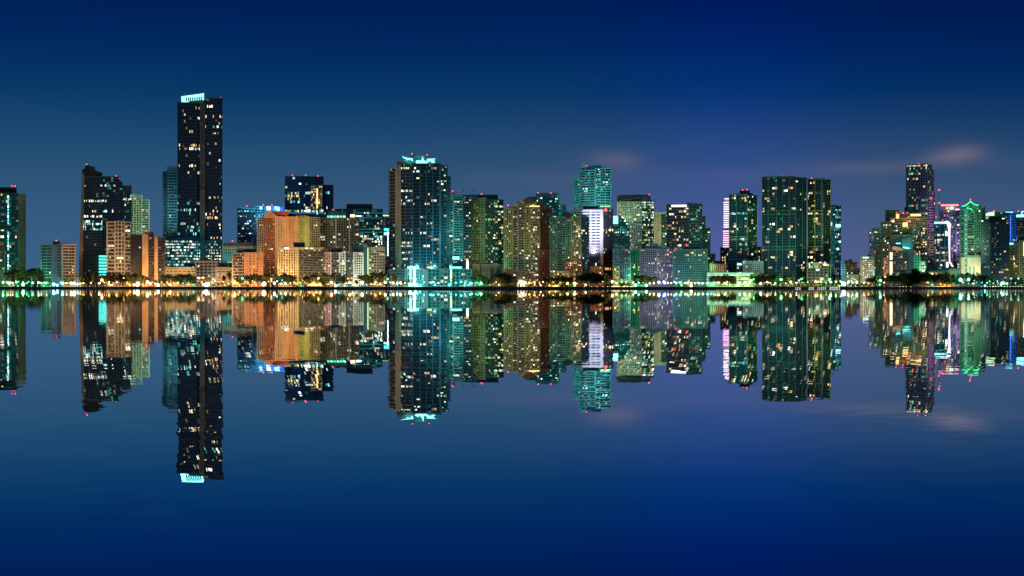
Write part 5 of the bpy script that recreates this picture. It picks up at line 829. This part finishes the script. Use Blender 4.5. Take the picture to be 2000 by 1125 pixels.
WIDE = [(22, 534, 26), (36, 536, 20), (62, 533, 22), (73, 531, 22), (135, 547, 12), (156, 542, 14), (168, 546, 14), (186, 543, 18), (176, 537, 12), (205, 542, 18), (218, 539, 18), (235, 542, 16), (256, 541, 20), (271, 542, 18), (282, 545, 14), (322, 543, 18), (336, 544, 16), (350, 546, 18), (362, 541, 22), (374, 545, 16),
 (467, 546, 16), (486, 543, 15), (505, 542, 24), (528, 541, 20), (545, 544, 14), (561, 541, 20), (572, 544, 16), (603, 546, 18), (614, 540, 12), (627, 547, 10), (637, 540, 16), (656, 541, 20), (669, 543, 16), (712, 543, 18), (722, 545, 14), (738, 537, 20), (747, 541, 14), (765, 541, 14), (930, 545, 16), (943, 546, 16),
 (955, 549, 20), (968, 548, 18), (982, 543, 20), (995, 543, 18), (1002, 547, 14), (1068, 548, 14), (1085, 548, 16), (1102, 546, 14), (1112, 546, 12), (1132, 544, 14), (1145, 542, 18), (1160, 539, 24), (1172, 544, 16), (1184, 546, 16), (1190, 543, 10), (1245, 545, 16), (1257, 545, 18), (1272, 547, 22), (1396, 545, 16), (1408, 544, 14), (1422, 543, 18), (1432, 546, 12),
 (1476, 543, 20), (1491, 542, 20), (1507, 542, 22), (1522, 545, 18), (1538, 543, 18), (1706, 546, 18), (1716, 548, 12), (1735, 543, 22), (1747, 543, 18), (1760, 541, 16), (1772, 538, 16), (1800, 538, 20), (1812, 541, 18), (1826, 541, 20), (1838, 541, 18), (1852, 537, 12), (1858, 541, 16), (1870, 545, 16), (1884, 540, 20), (1898, 540, 20), (1910, 541, 18), (1922, 545, 16), (1934, 550, 14), (1943, 552, 12), (1990, 549, 18), (1975, 552, 12)]
for p in WIDE: tree(*p, 'wide')
for p in [(80, 543, 10), (97, 544, 8), (304, 545, 6), (311, 545.5, 6.5), (381, 548, 7), (389, 549, 7.5), (398, 547.5, 7), (426, 551, 6), (434, 550, 6), (437, 536, 7), (448, 529, 9), (683, 547, 10), (696, 547, 9), (591, 549, 7), (757, 548, 8), (772, 548, 8), (780, 549, 6), (788, 548, 7)]: tree(*p, 'ball', 1450)
tree(1786, 524, 46, 'cone', 1451)
for p in [(978, 540, 22), (990, 541, 24), (1140, 543, 22), (1153, 541, 24), (1166, 540, 24), (1180, 542, 20), (1768, 541, 22), (1804, 540, 24), (1820, 541, 24), (1848, 542, 22), (242, 541, 20), (1250, 544, 18)]: tree(*p, 'wide', 1449); tree(1776, 540, 18, 'cone', 1456); tree(633, 535, 9, 'cone', 1470); tree(540, 541, 7, 'cone', 1475)
for i in range(12): tree(1554+i*8+R.uniform(-2, 2), 551.5+R.uniform(-1, 1), 10, 'bush')
for p in [(1655, 553), (1664, 552.5), (1675, 553), (1686, 552.5), (1697, 553), (1214, 551), (1222, 549), (1230, 551), (795, 547), (802, 546), (1090, 556), (1104, 556), (1120, 557), (1065, 556), (330, 557), (480, 555), (640, 556), (1340, 550), (1352, 551), (1318, 552), (1330, 550), (1728, 552), (448, 556), (575, 557), (705, 557), (722, 557), (935, 556), (945, 557)]: tree(p[0], p[1], 10, 'bush')
# roof garden of the peach garage
for i, x in enumerate((366, 373, 380, 426, 433, 440, 447, 453)):
    Y = 1572; o = bpy.data.objects.new('garden_shrub', None); z = CAM_H + (562.5-523)*K*1560; link(o, None, ((x-1000)*K*Y, Y, z)); o['category'] = 'shrub'; o['group'] = 'rooftop garden shrubs'
    me, mt = R.choice(TV['bush']); c = bpy.data.objects.new('crown', me); link(c, o); c.scale = (6, 5, 5.5+R.random()*1.5); c['kind'] = 'stuff'; t = bpy.data.objects.new('trunk', mt); link(t, o); t.scale = (5, 5, 5)
    later(o, x, 'green garden shrub on the roof', 'of')
# palms
def palm_mesh(seed):
    rr = random.Random(seed); b = MB()
    for k in range(15):
        a = 2*math.pi*k/15 + rr.uniform(-.2, .2); up = rr.uniform(-.1, .9); ln = rr.uniform(2.2, 3.0); prev = Vector((0, 0, 0)); dr = Vector((math.cos(a), math.sin(a), up)); side = Vector((-math.sin(a), math.cos(a), 0))
        for s in range(7):
            nx_ = prev + dr.normalized()*ln/7; w = .62*math.sin(math.pi*(s+.8)/8)
            for sg in (-1, 1):
                i = len(b.v); b.v += [tuple(prev), tuple(nx_), tuple(nx_*.3+prev*.7 + side*sg*w + Vector((0, 0, -.22)))]; b.f.append((i, i+1, i+2))
            prev = nx_; dr.z -= .28
    me = bpy.data.meshes.new('fronds'); me.from_pydata(b.v, [], b.f); me.materials.append(leafm[seed % 2]); return me
PM = [palm_mesh(i) for i in range(4)]
tb = MB()
for j in range(5):
    limb(tb, (.03*j*j*.05, 0, j*.2), (.03*(j+1)**2*.05, 0, (j+1)*.2), .028-.002*j, .028-.002*(j+1))
PT = bpy.data.meshes.new('trunk'); PT.from_pydata(tb.v, [], tb.f); PT.materials.append(bark)
PALMS = [(226, 533), (232, 536), (344, 539), (350, 538), (457, 541), (499, 529), (590, 536), (637, 533), (655, 534), (662, 533), (675, 530), (689, 537), (731, 538), (764, 534), (777, 541), (799, 547), (805, 546), (152, 533), (160, 537), (181, 534), (885, 546), (893, 545), (950, 537), (963, 539), (967, 538), (973, 531), (958, 545), (1029, 542), (1036, 541), (1043, 543), (1055, 542), (1085, 531), (1094, 530), (1150, 541), (1172, 538), (12, 538), (20, 537), (843, 552), (846, 553), (1330, 541), (1345, 543), (1404, 549), (1450, 549), (1963, 546), (1955, 548), (1971, 549), (1984, 545)]
for px, py in PALMS:
    Y = R.uniform(1448, 1462); x = (px-1000)*K*Y; h = CAM_H + (562.5-py)*K*Y - GZ
    o = bpy.data.objects.new('palm_tree', None); link(o, None, (x, Y, GZ)); o['category'] = 'palm tree'; o['group'] = 'palms along the shore'; o.rotation_euler = (0, 0, R.uniform(0, 6.28))
    f = bpy.data.objects.new('fronds', R.choice(PM)); s = R.uniform(.9, 1.25); link(f, o, (.0375, 0, h)); f.scale = (s, s, s); f['kind'] = 'stuff'
    t = bpy.data.objects.new('trunk', PT); link(t, o); t.scale = (8, 8, h)
    f.location = (.0375*8*1.0, 0, h)
    later(o, px, 'tall slender palm')
# ------------------------------------------------------------------ lamps
LCOL = dict(O='orange', W='warm white', C='cyan', G='green', N='brilliant white', B='blue', Y='golden', L='lime')
_pole = {}
def pole_mesh(h):
    k = round(h, 1)
    if k not in _pole:
        b = MB(); b.prism([(.09*math.cos(a), .09*math.sin(a)) for a in (0, 1.05, 2.09, 3.14, 4.19, 5.24)], 0, h); b.prism([(.22*math.cos(a), .22*math.sin(a)) for a in (0, 1.05, 2.09, 3.14, 4.19, 5.24)], 0, .5)
        me = bpy.data.meshes.new('pole'); me.from_pydata(b.v, [], b.f); me.materials.append(W('dgrey')); _pole[k] = me
    return _pole[k]
LE = dict(LC, O=(1, .36, .055), W=(1, .66, .36), Y=(1, .58, .09), G=(.1, 1, .33), C=(.16, .95, 1))
for c, v in LE.items(): emi('lamp_light_' + c, v, 3.4); emi('lamp_bright_' + c, tuple(.18+.82*q for q in v), 7.0)
LAMP = 1.0
SL = dict(O=(1, .42, .08), W=(1, .62, .30), Y=(1, .62, .12), G=(.1, 1, .35))
def lamp(px, py, c, size=1., Y=None, low=False, back=False):
    Y = Y or (R.uniform(1446, 1449) if size < 1.4 else R.uniform(1447, 1450)); x = (px-1000)*K*Y; z = CAM_H + (562.5-py)*K*Y
    z = max(z, GZ+.35)
    nm = 'bollard_lamp' if low else 'street_lamp'
    o = bpy.data.objects.new(nm, None); link(o, None, (x, Y, GZ)); o['category'] = 'lamp'; o['group'] = 'low lamps along the seawall' if low else 'street lamps along the shore'
    r = (.26 if low else .76)*(size**.75)
    m_ = MATS[('lamp_bright_' if size > 1.7 else 'lamp_light_') + c]; gl_ = bpy.data.objects.new('lamp_globe', globe_mesh('lamp_globe', m_, round(r, 2))); link(gl_, o, (0, 0, z-GZ)); gl_.visible_shadow = True
    p = bpy.data.objects.new('pole', pole_mesh(max(.1, z-GZ-r*.9))); link(p, o)
    if not low:
        l = bpy.data.lights.new('lamp_bulb', 'POINT'); l.energy = ((1100 if 760 < px < 925 else (1800 if px > 1875 else (1300 if 1200 < px < 1400 else 3000))) if back else 4200)*size*LAMP*(1.7 if size > 1.5 else 1); l.color = SL.get(c, LC[c]); l.shadow_soft_size = .12
        lo = bpy.data.objects.new('lamp_bulb', l); link(lo, o, (0, r+.2, z-GZ))
    s_ = 'big ' if size > 1.6 else ('small ' if size < .7 else '')
    later(o, px, f'{s_}{LCOL[c]} ' + ('low seawall lamp' if low else ('added rear lamp' if back else 'globe street lamp')))
LAMPS = [(16, 552.5, 'W'), (20.5, 552.5, 'W'), (25, 552.5, 'W'), (33, 552, 'G'), (36, 550, 'G', .6), (45, 555.5, 'G', 2.6), (45, 551, 'N', .7), (56, 550, 'G', .8), (62, 552.5, 'G'), (76, 552, 'W', 1.2), (80.5, 552.5, 'W'), (91, 552, 'W'), (105, 555.5, 'C', 2.6), (112, 557, 'C', 1.8), (122, 553, 'C', 1.8), (130, 553, 'N', 1), (139, 553, 'N', 1.8), (145, 553.5, 'W', 2.6), (151, 556, 'C', 1.6), (157, 554, 'W', 1),
 (162, 553, 'O'), (199, 547, 'O', 2.2), (204, 552, 'O', .7), (213, 551, 'Y', 1.5), (242, 543, 'Y', 1.4), (248, 551.5, 'O', 1.3), (251, 555, 'O', 1), (254, 557, 'O', 1.4), (262, 556.5, 'Y', 1.8), (269, 555.5, 'W', 3.6), (278, 556, 'O', 1.), (288, 551, 'O', 2.6), (293, 556, 'O', 1.2), (309, 557, 'C', 2.2), (320, 556, 'O', .8), (326.5, 551.5, 'O', 1.3), (332, 556, 'Y', 1.8), (339, 552, 'O', .7), (357, 553, 'C', .6), (368, 553.5, 'C', .6), (378, 556, 'G', .9),
 (397, 556, 'W', 1.6), (402.5, 556.5, 'N', 3.2), (408, 554, 'W', 1.5), (414.5, 551, 'O', 1.5), (420, 547, 'W', .7), (439, 557, 'G', .7), (458.5, 551.5, 'O', 2.2), (465, 553, 'Y', .9), (473.5, 543.5, 'T' if 0 else 'G', 1.6), (468, 557, 'W', .8), (497, 552, 'O', 1.4), (500, 557, 'O', .9), (515.5, 554.5, 'W', 4.2), (530, 545, 'O', 1.3), (530, 549, 'C', .7), (536, 553, 'N', 1.8), (541, 549, 'N', .8), (548, 554.5, 'C', 1.2), (551, 547, 'C', .5), (575, 552, 'O', 1.6), (588, 558, 'G', .8), (613, 552, 'O', 1.6), (622, 543.5, 'Y', 1.6), (604, 556, 'W', .8), (618, 557, 'W', .9), (626, 557, 'W', .9),
 (647.5, 552, 'O', 1.8), (655.5, 558, 'C', 1.8), (661, 556, 'C', .8), (679.5, 544, 'O', 1.1), (683, 552, 'O', 1.8), (689, 556.5, 'C', .9), (696, 556, 'C', .7), (707.5, 552, 'W', 2.2), (716, 556, 'C', .8), (732.5, 552, 'O', 1.6), (742, 556, 'G', .6), (752.5, 552, 'W', 1.8), (757, 545, 'C', 1.2), (768, 552.5, 'O', 1.8), (782, 552.5, 'W', 1.8), (791, 553, 'O', .9), (801, 556, 'N', 3.), (812, 557.5, 'C', 2.), (820, 557.5, 'C', 1.4), (842.5, 552, 'C', 1.2), (921, 553.5, 'C', 1.6), (933, 552, 'C', .8), (939.5, 553.5, 'G', 1.8), (936, 556, 'G', .8),
 (969, 551, 'Y', .7), (974, 556, 'W', .9), (1044, 556.5, 'W', .8), (1056, 557, 'W', 1.2), (1073, 557.5, 'Y', 1.2), (1085, 558, 'Y', 1.), (1123, 558, 'L', .8), (1144, 556.5, 'W', 1.5), (1196, 550, 'O', 2.), (1177, 550, 'W', .5), (1247.5, 552, 'C', 1.4), (1241, 557, 'G', 2.4), (1262.5, 557.5, 'G', 2.), (1269, 553, 'W', 1.2), (1277, 553, 'W', 1.5), (1287, 551.5, 'W', 1.8), (1298.5, 552, 'B', 2.2), (1305, 552.5, 'N', .9), (1311, 552.5, 'W', 1), (1321, 553, 'W', 1.3), (1329, 552, 'C', 1.6), (1331, 557, 'G', 1.5), (1338, 553, 'W', 1.2), (1342, 553, 'W', 1.2), (1350, 553, 'W', 1.2), (1350, 558, 'W', 2.), (1357.5, 553.5, 'W', 1), (1365, 553.5, 'W', 1), (1372, 553.5, 'W', 1), (1381, 553.5, 'W', 1), (1389, 553.5, 'C', 1),
 (1397, 552, 'W', .8), (1401, 552, 'W', .8), (1405, 552, 'W', .8), (1417, 553.5, 'W', 1.3), (1455.5, 552, 'W', 1.2), (1472, 545.5, 'G', 1.3), (1446, 553, 'C', .8), (1498, 551, 'W', 1.4), (1525.5, 546, 'G', 1.8), (1544, 550.5, 'W', 1.6), (1565.5, 545, 'G', 1.5), (1593, 550, 'W', 1.6), (1620.5, 546, 'G', 1.8), (1641, 549, 'C', .8), (1648, 554.5, 'N', 3.6), (1656, 553, 'W', 1.2), (1672, 551, 'O', 1.), (1670, 546, 'G', .7), (1696, 553, 'O', 1.1), (1719.5, 548, 'G', 1.8), (1718, 556, 'C', .8), (1729, 541, 'Y', .9), (1812.5, 552, 'O', 1.2), (1821, 556.5, 'C', .7), (1837, 555, 'O', 1.), (1846, 557, 'O', 1.), (1856, 557, 'O', .7), (1876, 546.5, 'C', 2.8), (1892, 546, 'C', 2.), (1899.5, 554, 'O', .8), (1903, 548, 'C', .5), (1933, 549.5, 'G', .7), (1924, 558, 'C', 1.5), (1948, 549, 'C', .6), (1960, 553.5, 'W', 1.6), (1955, 556, 'L', 1.2), (1974, 544, 'C', .8), (1989, 544, 'C', 1.)]
for L in LAMPS: lamp(*L)
# second row of lamps added behind the trees to light facades and silhouette crowns
zones = [(0, 78, 'G'), (152, 600, 'O'), (600, 640, 'Y'), (640, 760, 'O'), (760, 925, 'C'), (925, 945, 'G'), (1010, 1125, 'Y'), (1200, 1280, 'G'), (1280, 1310, 'B'), (1310, 1400, 'C'), (1400, 1490, 'L'), (1490, 1640, 'L'), (1640, 1730, 'W'), (1875, 2001, 'C')]
for a, b_, c in zones:
    n_ = max(1, round((b_-a)/10))
    for i in range(n_): lamp(a + (b_-a)*(i+.5)/n_ + R.uniform(-3, 3), 552.5 + R.uniform(-2.5, 1.5), c if R.random() < .8 else 'W', R.uniform(.8, 2.0), 1480 + R.uniform(-2, 2), back=True)
LOW = [(8.5+12.9*i, 558.6, 'N' if i % 2 else 'G') for i in range(8)] + [(157+6*i, 558.7, 'O' if i % 3 else 'W') for i in range(12)] + [(235+9*i, 558.8, 'O') for i in range(10)] + [(335+12*i, 558.9, ('O', 'C', 'W')[i % 3]) for i in range(14)] + [(505+8*i, 558.9, 'O') for i in range(16)] + [(640+6.5*i, 559, ('O', 'W', 'O', 'C')[i % 4]) for i in range(24)] + \
      [(853+3.6*i, 558, 'N') for i in range(9)] + [(899+3.8*i, 558, 'N') for i in range(7)] + [(1030+9*i, 559, 'Y') for i in range(11)] + [(x, 560, 'W') for x in (1141, 1155, 1166, 1178, 1187)] + [(1411+8*i, 556.3, 'W') for i in range(12)] + [(1507+8.2*i, 556.2, 'W') for i in range(27)] + [(1757.5, 560, 'W'), (1764, 560, 'W'), (1770, 560, 'W'), (1779, 560, 'W')] + \
      [(1802+6*i, 559.6, 'O') for i in range(14)] + [(1917+5.6*i, 560, 'W' if i % 2 else 'L') for i in range(16)]
for (x, y, c) in LOW: lamp(x, y, c, .75 if y < 560 else 1.1, 1444.5, True)
labels()
# ------------------------------------------------------------------ hedge strips, walls, boat dock at the shore
def strip(name, label, cat, x0, x1, y, h, m, jag=.25):
    b = MB(); n = int((x1-x0)*K*y/1.0)
    for i in range(n):
        xa = (x0-1000)*K*y + i; hh = h*(1+R.uniform(-jag, jag)); b.box((xa, y), (1, 0), (0, -1), 0.02, .97, -.6, R.uniform(0, .4), GZ, GZ+hh)
    o = b.obj(name, m, None, base=((x0-1000)*K*y, y, GZ)); o['label'] = label; o['category'] = cat; return o
strip('hedge', 'long low hedge on the seawall in front of the golden-lit parking block', 'hedge', 1062, 1125, 1451, 1.2, leafm[2])
strip('hedge', 'clipped hedge on the seawall below the dark plum balcony wing', 'hedge', 578, 640, 1452, 1.1, leafm[1])
strip('hedge', 'low dark hedge on the shore beside the green-tinted office tower', 'hedge', 940, 1006, 1452, 1.4, leafm[1])
strip('hedge', 'lime-lit hedge along the promenade before the twin dark glass towers', 'hedge', 1548, 1645, 1453, 1.3, leafm[2])
strip('garden_wall', 'low white garden wall lit warm below the plum balcony wing', 'wall', 600, 630, 1456, 3.4, W('cream'), 0)
strip('garden_wall', 'low wall glowing orange under the trees right of the big conifer', 'wall', 1800, 1876, 1451.5, .9, W('tan'), 0)
strip('garden_wall', 'low bright wall before the brown side of the gabled olive tower', 'wall', 1068, 1092, 1449.5, 1.5, W('cream'), 0)
for x0, x1, lab in ((1553, 1567, 'below the right bays of the widest dark tower'), (1579, 1590, 'left of the middle of the white-framed podium'), (1596, 1616, 'right of the middle of the white-framed podium'), (1620, 1643, 'below the teal and blue glass tower')):
    t = thing('dock_shelter', f'lit white dock opening {lab}', 'dock', ((x0-1000)*K*1439, 1439.2, 0), 'lit dock openings')
    L = (x1-x0)*K*1439; b = MB(); b.box((0, 0), (1, 0), (0, -1), 0, L, -.1, 1.6, .25, .45); b.obj('deck', W('dgrey'), t)
    for i in range(int(L/3)+1): b = MB(); b.box((i*3., 0), (1, 0), (0, -1), 0, .25, 1.2, 1.45, -1.5, .24); b.obj('pile', W('brown'), t)
    for i in range(int(L/1.9)):
        b = MB(); b.box((i*1.9+.2, 0), (1, 0), (0, -1), 0, R.uniform(.7, 1.4), .5, .8, .47, .47+R.uniform(.5, .9)); b.obj('light_box', GM('pinkwhite'), t)
# navigation piles in the water on the right, dark and thin
